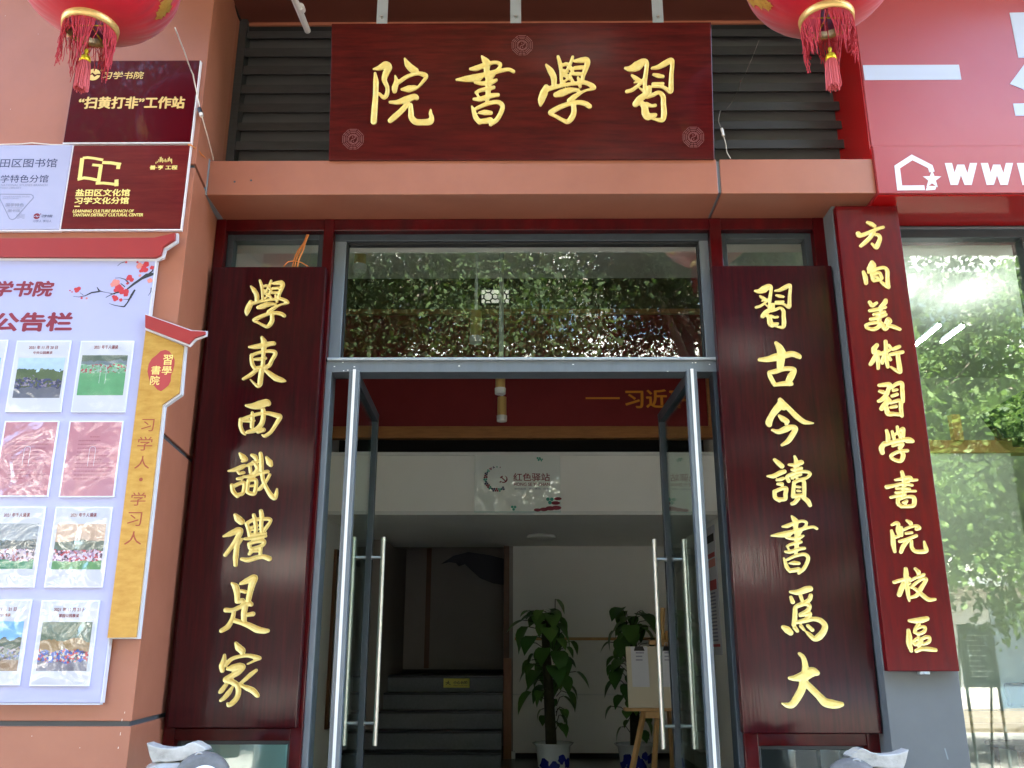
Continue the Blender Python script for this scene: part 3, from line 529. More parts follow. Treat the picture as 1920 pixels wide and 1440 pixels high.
# aluminium side windows behind the couplet boards
def window(name, label, x0, x1, z0, z1, y0, y1, bar, mat_f, g, gy, cat='window'):
    t = thing(name, label, cat, ((x0+x1)/2, y0, z0))
    part('frame', MB().box(x0, x0+bar, y0, y1, z0, z1), mat_f, t, bevel=.003); part('frame', MB().box(x1-bar, x1, y0, y1, z0, z1), mat_f, t, bevel=.003)
    part('frame', MB().box(x0+bar, x1-bar, y0+.001, y1, z1-bar, z1), mat_f, t, bevel=.003); part('frame', MB().box(x0+bar, x1-bar, y0+.001, y1, z0, z0+bar), mat_f, t, bevel=.003)
    part('pane', MB().box(x0+bar-.004, x1-bar+.004, gy-.003, gy+.003, z0+bar-.004, z1-bar+.004), g, t); return t
window('side_window', 'narrow window above the left couplet board with an orange cable behind it', xs[0][1], xs[1][0], zr[0][1], zh, .045, FD+.02, .035, M['aludark'], G_SIDE, .085)
window('side_window', 'narrow window above the right couplet board', xs[2][1], xs[3][0], zr[1][1], zh, .045, FD+.02, .035, M['aludark'], G_SIDE, .085)
window('low_side_window', 'low pane below the left couplet board behind the carved stone', xs[0][1], xs[1][0], GZ, zr[0][0], .045, FD+.02, .02, M['aludark'], G_SIDE, .085)
window('low_side_window', 'low pane below the right couplet board behind the carved stone', xs[2][1], xs[3][0], GZ, zr[1][0], .045, FD+.02, .02, M['aludark'], G_SIDE, .085)
# transom window above the doors, with the lintel bar and jambs
zl0, zl1 = float(at(960, 697.3, .02)[2]), float(at(960, 676.5, .02)[2])
xj0, xj1 = float(at(621.6, 700, .02)[0]), float(at(1337.4, 700, .02)[0])
tr = thing('transom_window', 'wide fixed window over the open doors reflecting the tree crowns', 'window', (0, .02, zl0))
xa, xb = xs[1][1], xs[2][0]; zt_ = float(at(960, 441, .05)[2])
gx0, gx1, gz1 = float(at(646, 560, .08)[0]), float(at(1315, 560, .08)[0]), float(at(960, 457, .08)[2])
part('lintel_bar', MB().box(xa, xb, .02, .14, zl0, zl1), M['alu'], tr, bevel=.002)
part('sill_strip', MB().box(xa+.004, xb-.004, .005, .075, zl1+.0005, zl1+.014), M['alulight'], tr, bevel=.002)
part('frame', MB().box(xa, xb, .045, .13, gz1, max(zt_, zh)+.0), M['aludark'], tr, bevel=.003)
part('frame', MB().box(xa, gx0, .046, .13, zl1+.0145, gz1), M['alu'], tr, bevel=.003)
part('frame', MB().box(gx1, xb, .046, .13, zl1+.0145, gz1), M['alu'], tr, bevel=.003)
part('glazing_bead', MB().box(gx0, gx0+.008, .06, .1, zl1+.015, gz1).box(gx1-.008, gx1, .06, .1, zl1+.015, gz1).box(gx0+.008, gx1-.008, .06, .1, gz1-.012, gz1), M['blackgap'], tr)
part('pane', MB().box(gx0-.003, gx1+.003, .079, .085, zl1+.01, gz1+.003), G_TR, tr)
rngm = MB()
for px, py in ((627, 687), (643, 679), (664.5, 687.5), (652, 694), (644, 695), (1298, 680), (1304, 680), (1330, 683), (1252, 697), (861, 686), (1075, 683)):
    u = at(px, py, .02); rngm.box(u[0]-.004*random.random()-.002, u[0]+.004, .0185, .0195, max(zl0, u[2]-.003), min(zl1, u[2]+.002*random.random()+.001))
part('paint_chips', rngm, M['seal'], tr)
jb = thing('door_jamb', 'dark grey aluminium jambs either side of the doorway', 'door frame', (0, .02, 0))
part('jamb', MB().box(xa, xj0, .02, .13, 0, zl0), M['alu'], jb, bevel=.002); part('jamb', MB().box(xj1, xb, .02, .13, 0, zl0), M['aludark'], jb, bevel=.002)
# ------------------------------------------------------------------ glass doors, swung inwards
zd = float(at(664, 691.7, .0)[2])-.004
def door(label, n0, f0, handle, hz, flip):
    """n0: hinge-edge centre (x,y); f0: free-edge centre; handle bars as (px_top,py_top,px_bot,py_bot)"""
    t = thing('glass_door', label, 'door', (n0[0], n0[1], 0))
    d = np.array([f0[0]-n0[0], f0[1]-n0[1]]); Lw = np.linalg.norm(d); d /= Lw; q = np.array([-d[1], d[0]])
    def blk(s0, s1, h0, h1, z0, z1): return [tuple(np.array(n0)+d*s+q*h) for s, h in ((s0, h0), (s1, h0), (s1, h1), (s0, h1))], z0, z1
    hw = .026
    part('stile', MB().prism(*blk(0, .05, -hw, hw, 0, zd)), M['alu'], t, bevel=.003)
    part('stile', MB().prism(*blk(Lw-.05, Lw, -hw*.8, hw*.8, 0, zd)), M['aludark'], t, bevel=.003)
    part('top_rail', MB().prism(*blk(.05, Lw-.05, -hw*.8, hw*.8, zd-.06, zd)), M['aludark'], t, bevel=.003)
    part('bottom_rail', MB().prism(*blk(.05, Lw-.05, -hw*.8, hw*.8, .005, .09)), M['aludark'], t, bevel=.003)
    part('pane', MB().prism(*blk(.045, Lw-.045, -.004, .004, .085, zd-.055)), G_DOOR, t)
    e = -.006
    part('brush_seal', MB().prism(*blk(e, .001, -.0075, .0065, .01, zd+.004)), M['seal'], t)
    zt0, zb0, zc0, zc1 = hz; s = Lw-.06
    for sg, nm in ((-1, 'pull_handle'), (1, 'pull_handle')):
        c = np.array(n0)+d*s+q*sg*.084
        h = part(nm, MB().tube([(c[0], c[1], zb0), (c[0], c[1], zt0)], .0135, 14), M['steel'], t, smooth=False)
        m = MB()
        for z in (zc0, zc1):
            a = np.array(n0)+d*s+q*sg*.02; m.tube([(a[0], a[1], z), (c[0], c[1], z)], .009, 10); a2 = a+q*sg*.006; m.tube([(a[0], a[1], z), (a2[0], a2[1], z)], .014, 12)
        part('standoff', m, M['steel'], h, smooth=False)
n0 = at(664.3, 700, .01); fL = atz(704.5, 777, zd)
n1 = at(1297.2, 700, .01); fR = atz(1239.5, 777, zd)
print('door', n0, fL, n1, fR)
hzL = (at(690, 1007, fL[1]-.06)[2], at(690, 1398, fL[1]-.06)[2], at(690, 1045, fL[1]-.06)[2], at(690, 1356, fL[1]-.06)[2])
hzR = (at(1250, 1011, fR[1]-.06)[2], at(1260, 1404, fR[1]-.06)[2], at(1250, 1048.7, fR[1]-.06)[2], at(1260, 1361.6, fR[1]-.06)[2])
door('left glass door leaf swung open inwards, with long steel pull bars', n0[:2], fL[:2], None, hzL, 1)
door('right glass door leaf swung open inwards, with long steel pull bars', n1[:2], fR[:2], None, hzR, -1)
# ================================================================== inside: hall, gallery front, passage, stairs
YM, YBK = 3.4, 5.8
XL, XRW = float(at(606, 965, YM)[0]), float(at(1350, 965, YM)[0])
zC = float(at(960, 522, YM)[2]); zp = float(at(960, 965, YM)[2]); zf1 = float(at(960, 848, YM)[2]); zk1 = float(at(960, 822, YM)[2]); zw1 = float(at(960, 800, YM)[2]); zr1 = float(at(960, 590, YM)[2])
xst = float(at(945, 1030, YBK)[0])
struct('floor', MB().box(XL-.05, XRW+.05, .0, 8.2, -.06, 0), M['floor'])
struct('ceiling', MB().box(XL-.3, XRW+.3, .3, YM, zC, zC+.1), M['wall'])
zi = zh+.02
struct('inner_front_wall', MB().box(XL-.3, XRW+.3, .30, .33, zi, zC).box(XL-.3, XRW+.3, FD+.04, .30, zi, zi+.05), M['wall'])
struct('side_wall_left', MB().box(XL-.1, XL, .35, 8.2, 0, zC), M['wall'])
struct('side_wall_right', MB().box(XRW, XRW+.1, .35, 8.2, 0, zC), M['wall'])
struct('return_wall', MB().box(XL-.35, XL-.1, .15, .37, 0, zC).box(XRW+.1, XRW+.3, .15, .37, 0, zC), M['wall'])
struct('gallery_fascia', MB().box(XL, XRW, YM, YM+.12, zp, zf1), M['wall'])
struct('gallery_lip', MB().box(XL, XRW, YM-.02, YM, zp-.004, zp+.028).box(XL, XRW, YM-.012, YM, zf1-.03, zf1), M['white'])
struct('passage_ceiling', MB().box(XL, XRW, YM+.12, YBK+.1, zp, zp+.1), M['wall'])
struct('gallery_recess', MB().box(XL, XRW, YM+.5, YM+.55, zf1-.1, zk1+.1).box(XL, XRW, YM+.12, YM+.5, zf1-.05, zf1-.02), M['blackgap'])
xwt = float(at(1326, 760, YM)[0])
rp = thing('quotation_wall', 'dark red lettered wall panel with oak edging high inside the hall', 'wall panel', (0, YM, zw1))
part('panel', MB().box(XL, xwt, YM+.01, YM+.06, zw1, zr1), M['redwall'], rp)
part('trim', MB().box(XL, XRW, YM-.02, YM+.06, zk1, zw1), M['wood'], rp, bevel=.004)
part('trim', MB().box(XL, XRW, YM-.02, YM+.06, zr1, zr1+.05), M['wood'], rp, bevel=.004)
part('trim', MB().box(xwt, xwt+.05, YM-.021, YM+.06, zw1, zr1), M['wood'], rp, bevel=.004)
struct('upper_wall', MB().box(XL, XRW, YM+.0, YM+.06, zr1+.05, zC).box(xwt+.05, XRW, YM, YM+.06, zw1, zr1), M['brownwall'])
PLM = PL((0, YM+.01, zw1)); m = MB()
text(m, '——', PLM.rect(1098, 745, 1162, 748.5), .004, .02); text(m, '习近平', PLM.rect(1172, 730, 1292, 766), .004, .028)
mm = MB(); mm.v = [tuple(np.array(PLM.mat())[:3, :3]@np.array(p)+PLM.o) for p in m.v]; mm.f = m.f; mm.m = m.m
part('lettering', mm, M['orangegold'], rp)
# backlit lattice
la = thing('lattice_panel', 'small backlit panel with a black octagon lattice on the dark upper wall', 'lattice', (at(928, 557, YM)[0], YM, at(928, 557, YM)[2]))
a, b = at(902, 570, YM-.03), at(955, 543, YM-.03)
part('glow_panel', MB().box(a[0], b[0], YM-.03, YM-.005, a[2], b[2]), M['latticeglow'], la)
m = MB(); wq, hq = (b[0]-a[0])/2, (b[2]-a[2])
for k in range(2):
    cx, cz = a[0]+wq*(k+.5), a[2]+hq/2
    P = [(cx+.3*wq*x, cz+.3*wq*y) for x, y in ((-1, .45), (-.45, 1), (.45, 1), (1, .45), (1, -.45), (.45, -1), (-.45, -1), (-1, -.45))]
    for i in range(8):
        p, q = P[i], P[(i+1) % 8]; m.tube([(p[0], YM-.036, p[1]), (q[0], YM-.036, q[1])], .0065, 4)
        e = (cx+(p[0]-cx)*1.7, cz+(p[1]-cz)*1.6); m.tube([(p[0], YM-.036, p[1]), (e[0], YM-.036, e[1])], .0065, 4)
m.box(a[0]-.012, b[0]+.012, YM-.045, YM-.031, b[2]-.004, b[2]+.014).box(a[0]-.012, b[0]+.012, YM-.045, YM-.031, a[2]-.014, a[2]+.004).box(a[0]-.012, a[0]+.004, YM-.044, YM-.031, a[2], b[2]).box(b[0]-.004, b[0]+.012, YM-.044, YM-.031, a[2], b[2])
part('lattice', m, M['inkblack'], la)
# hanging spotlights
def spot(label, px, py0, py1, Y, rad):
    a, b = at(px, py0, Y), at(px, py1, Y); x = b[0]; z0, z1 = b[2], a[2]
    t = thing('pendant_spotlight', label, 'spotlight', (x, Y, z0), 'pendant spotlights in the hall')
    part('stem', MB().tube([(x, Y, z1), (x, Y, zC-.005)], .012, 10), M['white'], t, smooth=True)
    part('housing', MB().lathe([(0, z1), (rad, z1), (rad, z0+.045), (0, z0+.045)], (x, Y, 0), 20), M['ring'], t)
    part('diffuser', MB().lathe([(0, z0+.045), (rad*1.15, z0+.045), (rad*1.1, z0), (0, z0)], (x, Y, 0), 20), M['frost'], t)
spot('shorter brass spotlight just under the lintel', 938, 690, 739, 2.1, .036)
spot('longer brass spotlight hanging lowest over the doorway', 941, 745, 790, 2.6, .036)
spot('faint spotlight seen through the middle of the transom glass', 892, 585, 643, 1.7, .04)
spot('faint spotlight at the upper left of the transom glass', 674, 478, 509, 1.2, .04)
# acrylic sign on the gallery front
PLH = PL((0, YM-.03, zp)); hs = thing('station_sign', 'clear acrylic sign with red lettering on the white gallery front', 'sign', PLH)
u0, v0, u1, v1 = PLH.rect(889.5, 853, 1051, 959)
acr = mat('acrylic_sheet', L(242, 246, 240), .3, coat=1, coatr=.0); acr.node_tree.nodes['Principled BSDF'].inputs['Coat IOR'].default_value = 2.2
part('backing', MB().box(u0, u1, v0, v1, -.012, -.004), acr, hs, local=True)
part('edge', MB().box(u0, u1, v0-.006, v0-.0005, -.012, -.002), M['teal'], hs, local=True)
T(hs, M['inkred'], '红色驿站', PLH.rect(962.5, 887, 1031, 902), -.001, .012); T(hs, M['inkred'], 'HONG SE YI ZHAN', PLH.rect(963.5, 905, 1031, 911), -.001, .01)
m = MB(); text(m, '深圳盐田 · 中心驿站 · 红色', PLH.rect(964, 914.5, 1030, 918), -.001, .01); part('small_lettering', m, M['inkgrey'], hs, local=True)
cx, cy = PLH.uv(932, 897); k = (PLH.uv(942, 897)[0]-cx)/10
def sprig(m, x, y, r, a0):
    for i in range(3):
        a = a0+i*2.1; m.disc(x+r*.6*math.cos(a), y+r*.6*math.sin(a), r*.5, -.0035, -.001, 9)
jade, navy = mat('jade_print', L(60, 160, 136), .4), mat('navy_print', L(24, 32, 76), .4)
def sp_(x, y, r, a0, mt): m = MB(); sprig(m, x, y, r, a0); part('leaf_sprig', m, mt, hs, local=True)
for i, a in enumerate(np.linspace(R_(75), R_(300), 15)):
    s_ = 1.2+2.6*min(1, i/6); sp_(cx+k*22*math.cos(a), cy+k*22*math.sin(a), k*s_, i, (M['inkred'], jade, navy)[i % 3])
for x, y, r in ((1010, 860, 4), (1015, 862, 3), (1031, 938, 7), (963, 952, 5)): q = PLH.uv(x, y); sp_(q[0], q[1], k*r, .5, jade)
mr_ = MB()
for i, (x, y, r) in enumerate(((1050, 935, 6), (1046, 943, 7), (1047, 952, 8), (1036, 953, 8), (1024, 955, 7), (1012, 956, 6))):
    q = PLH.uv(x, y); mr_.prism([(q[0]+k*r*1.2*math.cos(t)-k*4, q[1]+k*r*.5*math.sin(t)) for t in np.linspace(0, 6.28, 13)[:-1]], -.0035, -.0012+.00004*i)
part('red_petal_border', mr_, M['inkred'], hs, local=True)
m = MB(); q = PLH.uv(944, 898)                                     # sickle and hammer
m.ribbon([(q[0]+k*6.5*math.cos(t), q[1]+k*6.5*math.sin(t)) for t in np.linspace(R_(70), R_(-120), 14)], [k*x for x in np.linspace(.5, 2.6, 7)]+[k*x for x in np.linspace(2.6, 1.6, 7)], -.0035, -.001)
m.ribbon([(q[0]-k*4, q[1]-k*4.2), (q[0]-k*7, q[1]-k*6.6)], k*2, -.0034, -.0009); m.ribbon([(q[0]-k*4, q[1]+k*3.5), (q[0]+k*5.2, q[1]-k*5.6)], k*1.9, -.0033, -.0008); m.ribbon([(q[0]-k*6.2, q[1]+k*2.2), (q[0]-k*1.6, q[1]+k*5.4)], k*2.2, -.0032, -.0007)
part('emblem', m, M['inkred'], hs, local=True)
# ceiling light in the passage
c = atz(1015, 1003, zp)
t = thing('ceiling_light', 'flat round unlit ceiling light in the passage', 'ceiling light', (c[0], c[1], zp))
rl = float(atz(1042, 1003, zp)[0]-c[0])
part('rim', MB().lathe([(rl*.92, zp-.001), (rl, zp-.012), (rl, zp-.03), (rl*.96, zp-.034)], (c[0], c[1], 0), 40), M['white'], t, smooth=True)
part('diffuser', MB().lathe([(rl*.96, zp-.034), (rl*.7, zp-.05), (0, zp-.055)], (c[0], c[1], 0), 40), M['frost'], t, smooth=True)
# back wall with rails
struct('back_wall', MB().box(xst+.1, XRW, YBK, YBK+.12, 0, zp), M['wall'])
bw = thing('wall_rail', 'slim oak rail on the back wall beside the potted plant', 'rail', (0, YBK, at(1100, 1198, YBK)[2]))
part('rail', MB().box(xst+.12, XRW, YBK-.02, YBK, at(1100, 1200.5, YBK)[2], at(1100, 1195, YBK)[2]), M['pine'], bw, bevel=.003)
struct('dado_strip', MB().box(xst+.1, XRW, YBK-.008, YBK, at(1100, 1303.5, YBK)[2], at(1100, 1301, YBK)[2]), M['white'])
struct('skirting', MB().box(xst+.1, XRW, YBK-.014, YBK, 0, at(1100, 1412, YBK)[2]), M['blackgap'])
# stairs
XS0 = float(at(727.6, 1266.6, YBK)[0]); zs = .817; rs = zs/5
stt = thing('staircase', 'dark grey stone steps rising at the back of the passage', 'stairs', ((XS0+xst)/2, 4.68, 0))
for k in range(5):
    y0 = 4.68+.28*k; z1 = rs*(k+1)
    st = part('step', MB().box(XS0-.25, xst-.005, y0, 8.2 if k == 4 else y0+.28, 0 if k == 0 else z1-rs, z1-.022), M['stone'], stt)
    part('nosing', MB().box(XS0-.25, xst-.005, y0-.012, y0+.05, z1-.0215, z1), M['stonedark'], st, bevel=.003)
    part('tread', MB().box(XS0-.25, xst-.005, y0+.05, 8.2 if k == 4 else y0+.28, z1-.0215, z1-.001), M['stonedark'], st)
YLW = 7.05; M['landing'] = mat('landing_wall_in_shade', L(150, 142, 132), .5, var=L(142, 134, 124), vs=1.5)  # wall colour darkened for the little light reaching the stairwell
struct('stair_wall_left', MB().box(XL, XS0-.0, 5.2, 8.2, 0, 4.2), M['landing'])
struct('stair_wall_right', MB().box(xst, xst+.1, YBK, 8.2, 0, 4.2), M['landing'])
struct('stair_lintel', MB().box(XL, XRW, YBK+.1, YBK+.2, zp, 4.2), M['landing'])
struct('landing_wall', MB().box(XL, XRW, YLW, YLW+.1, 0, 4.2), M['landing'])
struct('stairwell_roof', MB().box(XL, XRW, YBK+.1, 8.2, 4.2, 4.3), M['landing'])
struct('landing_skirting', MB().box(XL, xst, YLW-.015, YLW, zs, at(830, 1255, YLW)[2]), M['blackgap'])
a, b = at(799, 1100, YLW), at(808, 1100, YLW)
solo('wall_batten', MB().box(a[0], b[0], YLW-.02, YLW, at(800, 1253, YLW)[2], 3.2), M['darkwood'], 'thin dark wooden batten standing on the landing wall', 'batten')
m = MB(); PLW = PL((0, YLW-.004, 0))
fp = [(826, 1058), (850, 1042), (878, 1035), (915, 1040), (946, 1048), (946, 1097), (925, 1094), (900, 1084), (882, 1068), (872, 1058), (860, 1062), (855, 1056), (842, 1054)]
m.prism([PLW.uv(x, y) for x, y in fp], 0, .003)
mm = MB(); mm.v = [tuple(np.array(PLW.mat())[:3, :3]@np.array(p)+PLW.o) for p in m.v]; mm.f = m.f; mm.m = m.m
solo('wall_decal', mm, mat('dark_violet_decal', L(22, 20, 38), .5), 'dark wing-shaped decal on the landing wall above the stairs', 'wall decal')
pt = thing('newel_trim', 'reddish wooden corner trim at the right of the stairs', 'trim', (xst, YBK-.08, 0))
zc = float(at(952, 1234, 5.72)[2])
part('lower_board', MB().box(xst+.0, xst+.085, YBK-.1, YBK-.002, 0, zc), M['woodv'], pt, bevel=.004)
part('upper_board', MB().box(xst+.0, xst+.06, YBK-.05, YBK-.002, zc, zp-.002), M['darkwood'], pt, bevel=.004)
part('cap_strip', MB().box(xst+.085, xst+.125, YBK-.09, YBK-.002, 0, at(955, 1410, YBK-.09)[2]), M['white'], pt, bevel=.003)
PLS = PL((0, 4.68+.28*4-.014, 0)); ss = thing('step_sticker', 'small yellow warning sticker on the top stair riser', 'sticker', PLS)
u0, v0, u1, v1 = PLS.rect(831.5, 1272, 880.5, 1289.5)
part('sheet', MB().box(u0, u1, v0, v1, -.004, 0), M['yellow'], ss, local=True)
m = MB(); T(ss, M['inkblack'], '小心台阶', PLS.rect(850, 1276.5, 877, 1283), .0012, .03); T(ss, M['inkblack'], 'MIND YOUR STEP', PLS.rect(850.5, 1284.7, 876.5, 1286.2), .0012, .0)
q = PLS.uv(840, 1280.5); k = (PLS.uv(850, 1280.5)[0]-q[0])/10
m.disc(q[0]+k*.6, q[1]+k*3, k*.9, 0, .0012, 8); m.ribbon([(q[0]+k*.4, q[1]+k*2), (q[0]-k*.2, q[1]-k*.6)], k*1.5, 0, .0012); m.ribbon([(q[0], q[1]-k*.5), (q[0]-k*4, q[1]-k*3)], k*.9, 0, .0011); m.ribbon([(q[0], q[1]-k*.5), (q[0]+k*2.4, q[1]-k*2), (q[0]+k*5, q[1]-k*3.4)], k*.9, 0, .001); m.ribbon([(q[0]-k*4.5, q[1]+k*.4), (q[0], q[1]+k*1), (q[0]+k*3, q[1]+k*.2)], k*.7, 0, .0013)
part('slip_figure', m, M['inkblack'], ss, local=True)
# left wall pictures, cornice strip, right wall posters
for i, (pa, pb, ptop, pbot, lab) in enumerate(((619, 628, 1031, 1366, 'brown frame edge on the left hall wall behind the door glass'),)):
    y1 = float(atx(629, 1031, XL)[1]); z1 = float(atx(629, 1031, XL)[2]); z0 = float(atx(612, 1366, XL)[2]); y1b = y1+1.5
    t = thing('wall_frame', 'brown framed panel on the white left wall of the hall', 'frame', (XL, y1, z0))
    part('border', MB().box(XL, XL+.03, y1-.06, y1, z0, z1), M['darkwood'], t, bevel=.003); part('border', MB().box(XL, XL+.03, y1b, y1b+.06, z0, z1), M['darkwood'], t, bevel=.003)
    part('border', MB().box(XL, XL+.029, y1, y1b, z1-.05, z1), M['darkwood'], t, bevel=.003); part('border', MB().box(XL, XL+.029, y1, y1b, z0, z0+.05), M['darkwood'], t, bevel=.003)
    part('panel', MB().box(XL, XL+.01, y1, y1b, z0+.05, z1-.05), M['wall'], t)
zcn = float(atx(625, 990, XL)[2])
solo('cornice_strip', MB().box(XL, XL+.04, .5, YM-.05, zcn-.03, zcn+.03), M['darkwood'], 'brown timber strip running along the left hall wall', 'trim')
def yx(px, py): return float(atx(px, py, XRW-.012)[1])
ya, yb = yx(1327, 1080), yx(1344, 1080)
def zx(px, py): return float(atx(px, py, XRW-.012)[2])
po = thing('wall_poster', 'white poster with red blocks on the right hall wall beside the door', 'poster', (XRW, yb, 0))
y0, y1 = sorted((ya, yb)); y1 += .25; y0 = max(.5, y0-.0)
part('sheet', MB().box(XRW-.012, XRW-.004, y0, y1, zx(1340, 1228), zx(1335, 985)), M['paper'], po)
def pblk(py0, py1, f0, f1, mt, nm): part(nm, MB().box(XRW-.0145, XRW-.0125, y0+(y1-y0)*f0, y0+(y1-y0)*f1, zx(1338, py1), zx(1336, py0)), mt, po)
pblk(1000, 1014, .05, .95, M['inkblack'], 'dark_band'); pblk(1036, 1044, .05, .6, M['petal'], 'red_header'); pblk(1048, 1062, .05, .8, M['petal2'], 'coral_block'); pblk(1088, 1106, .05, .5, M['petal'], 'red_title')
m = MB()
for i in range(14): zc_ = zx(1338, 1112+i*6.8); m.box(XRW-.0145, XRW-.0125, y0+.1, y0+.1+(y1-y0)*(.3+.25*random.random()), zc_-.008, zc_+.006)
part('text_lines', m, M['inkgrey'], po); pblk(1208, 1213, .05, .5, M['petal'], 'red_footer')
bs = thing('roll_up_banner', 'tall white roll-up banner just inside the right door post', 'banner', (XRW-.15, .75, 0))
xb0 = XRW-.10; yb0 = .62; yb1 = .95
part('sheet', MB().box(xb0, xb0+.006, yb0, yb1, .1, 1.86), M['paper'], bs)
part('top_band', MB().box(xb0-.002, xb0-.0005, yb0, yb1, 1.62, 1.84), M['inkred'], bs); part('blue_figure', MB().box(xb0-.002, xb0-.0005, yb0+.02, yb1-.1, .98, 1.25), mat('blue_print', L(70, 120, 150), .5), bs)
part('base', MB().box(xb0-.05, xb0+.07, yb0-.03, yb1+.03, 0, .1), M['alu'], bs, bevel=.01)
# ------------------------------------------------------------------ potted climbers
def heart(n=7):
    P = [(0, 0)];
    for t in np.linspace(0, 1, n): P.append((.5*math.sin(math.pi*(t**.75))*(1-.25*t), -.12*math.sin(math.pi*min(1, t*2.2))*(1-t)+t))
    return P
H_ = heart()
def leaf(m, base, direc, size, droop=.35, fold=.25):
    d = np.array(direc, float); d /= np.linalg.norm(d); sd_ = np.cross(d, (0, 0, 1.)); sd_ = sd_/(np.linalg.norm(sd_)+1e-6); up = np.cross(sd_, d)
    V = []; nn = len(H_)-1
    for s in (-1, 1):
        for (x, y) in H_[1:]: V.append(np.array(base)+size*(d*y+sd_*x*s*.95+up*(fold*x-droop*y*y)))
    for (x, y) in H_[1:]: V.append(np.array(base)+size*(d*y+up*(-droop*y*y)))
    F = []
    for i in range(nn-1): F += [(2*nn+i, i, i+1, 2*nn+i+1), (nn+i, 2*nn+i, 2*nn+i+1, nn+i+1)]
    m.add(V, F)
def pot_plant(label, c, rim_z, rr, top, spread, nl, seed, skew=0):
    r = random.Random(seed); x, y = c
    t = thing('potted_climber', label, 'potted plant', (x, y, 0), 'potted climbers inside the entrance')
    pr = [(0, 0), (rr*.72, 0), (rr*.78, .02), (rr*.86, rim_z*.6), (rr*.93, rim_z-.03), (rr*1.08, rim_z-.006), (rr*1.1, rim_z), (rr*1.0, rim_z-.004), (rr*.9, rim_z-.03), (rr*.86, rim_z-.06)]
    p = part('pot', MB().lathe(pr, (x, y, 0), 72, fn=lambda q, i, z: 1+(.025*math.cos(12*q) if 5 <= i <= 7 else 0)), M['porcelain'], t, smooth=True)
    m = MB()
    for q0, zz_, s_ in ((-2.2, .5, .07), (-1.5, .45, .06), (-1.05, .62, .05), (-1.85, .3, .08), (-2.6, .28, .06), (-1.2, .25, .07), (-.6, .5, .06)):
        n_ = 13; ring = []
        for i in range(n_):
            a = 2*math.pi*i/n_; k_ = s_*(.65+.5*r.random()); qq = q0+k_*math.cos(a)/rr*.9; z_ = rim_z*zz_+k_*.75*math.sin(a); f = .80+.10*z_/rim_z
            ring.append((x+rr*(f+.035)*math.cos(qq), y+rr*(f+.035)*math.sin(qq), max(.01, z_)))
        m.add(ring, [tuple(range(n_))])
    part('blue_painting', m, M['cobalt'], p)
    part('soil', MB().lathe([(0, rim_z-.05), (rr*.87, rim_z-.05)], (x, y, 0), 30), M['soil'], t)
    part('totem', MB().tube([(x+skew*.1, y, rim_z-.08), (x+skew*.3, y, (rim_z+top)/2), (x+skew*.5, y, top-.1)], [.05, .042, .03], 9), M['stem'], t, smooth=True)
    m, ms = MB(), MB()
    for i in range(nl):
        f = (i/nl)**.9; a = i*2.4+r.random()*.6; z = rim_z+.06+(top-rim_z-.1)*f
        if f < .3 and r.random() < .35: continue
        k_ = spread*(.35+.65*r.random())*(1.05-.45*abs(f-.55)*1.6)
        b = np.array([x+.035*math.cos(a), y+.035*math.sin(a), z]); e = np.array([x+skew*f*.4+k_*.55*math.cos(a), y+k_*.55*math.sin(a), z+.05+.09*r.random()-.05*(1-f)])
        ms.tube([b, (b+e)/2+np.array([0, 0, .03]), e], .0035, 5)
        s_ = (.10+.11*r.random())*(1 if f > .25 else .7)
        leaf(m, e, (math.cos(a)+.3*r.uniform(-1, 1), math.sin(a)+.3*r.uniform(-1, 1)-.15, -.35-.75*r.random()), s_, .25+.3*r.random(), .15+.25*r.random())
    for i in range(7):
        a = i*.9+r.random(); e = (x+skew*.5+.06*math.cos(a), y+.06*math.sin(a), top-.12+.02*i); leaf(m, e, (math.cos(a), math.sin(a), .2-.9*r.random()), .15+.04*r.random(), .3, .25)
    part('stems', ms, M['stem'], t); part('leaves', m, M['pothos'], t, smooth=True)
c = at(1037, 1392, 3.9); pot_plant('potted climber with glossy heart-shaped leaves right of the stairs, fully in view', c[:2], float(c[2]), .158, float(at(1015, 1142, 3.9)[2]), .50, 66, 3, -.13)
c = at(1190, 1394, 4.6); pot_plant('potted climber in shadow behind the easel', c[:2], float(c[2]), .17, float(at(1185, 1150, 4.6)[2]), .50, 62, 11, .05)
# ------------------------------------------------------------------ easel
YE = 2.9
ea = thing('easel', 'pale wooden easel holding a board near the right door leaf', 'easel', (at(1215, 1327, YE)[0], YE, 0))
zl = float(at(1215, 1327, YE)[2]); q0, q1 = at(1172, 1327, YE), at(1262, 1327, YE)
part('ledge', MB().box(q0[0]-.01, q1[0]+.06, YE-.06, YE+.04, zl-.022, zl), M['pine'], ea, bevel=.003)
tp = at(1243, 1140, YE+.12)
def leg(a, b, w_=.022): part('leg', MB().tube([a, b], w_, 4), M['pine'], ea)
lx0, lx1 = at(1187, 1330, YE)[0], at(1249, 1330, YE)[0]
bx0, bx1 = at(1162, 1440, YE-.1)[0], at(1268, 1440, YE-.1)[0]
leg((tp[0]-.03, YE+.12, 1.22), (lx0-.10, YE-.14, 0)); leg((tp[0]+.03, YE+.12, 1.22), (lx1+.07, YE-.14, 0)); leg((tp[0], YE+.13, 1.2), (tp[0]+.12, YE+.75, 0), .018)
part('mast', MB().tube([(at(1215, 1330, YE)[0], YE-.03, .0), (tp[0], YE+.12, float(tp[2]))], .02, 4), M['pine'], ea)
part('clamp', MB().box(q0[0]+.14, q0[0]+.26, YE-.075, YE-.02, zl-.07, zl-.024), M['pine'], ea, bevel=.004)
part('top_clip', MB().box(at(1218, 1205, YE)[0], at(1252, 1205, YE)[0], YE+.03, YE+.08, at(1230, 1209, YE+.05)[2], at(1230, 1200, YE+.05)[2]), M['pine'], ea, bevel=.005)
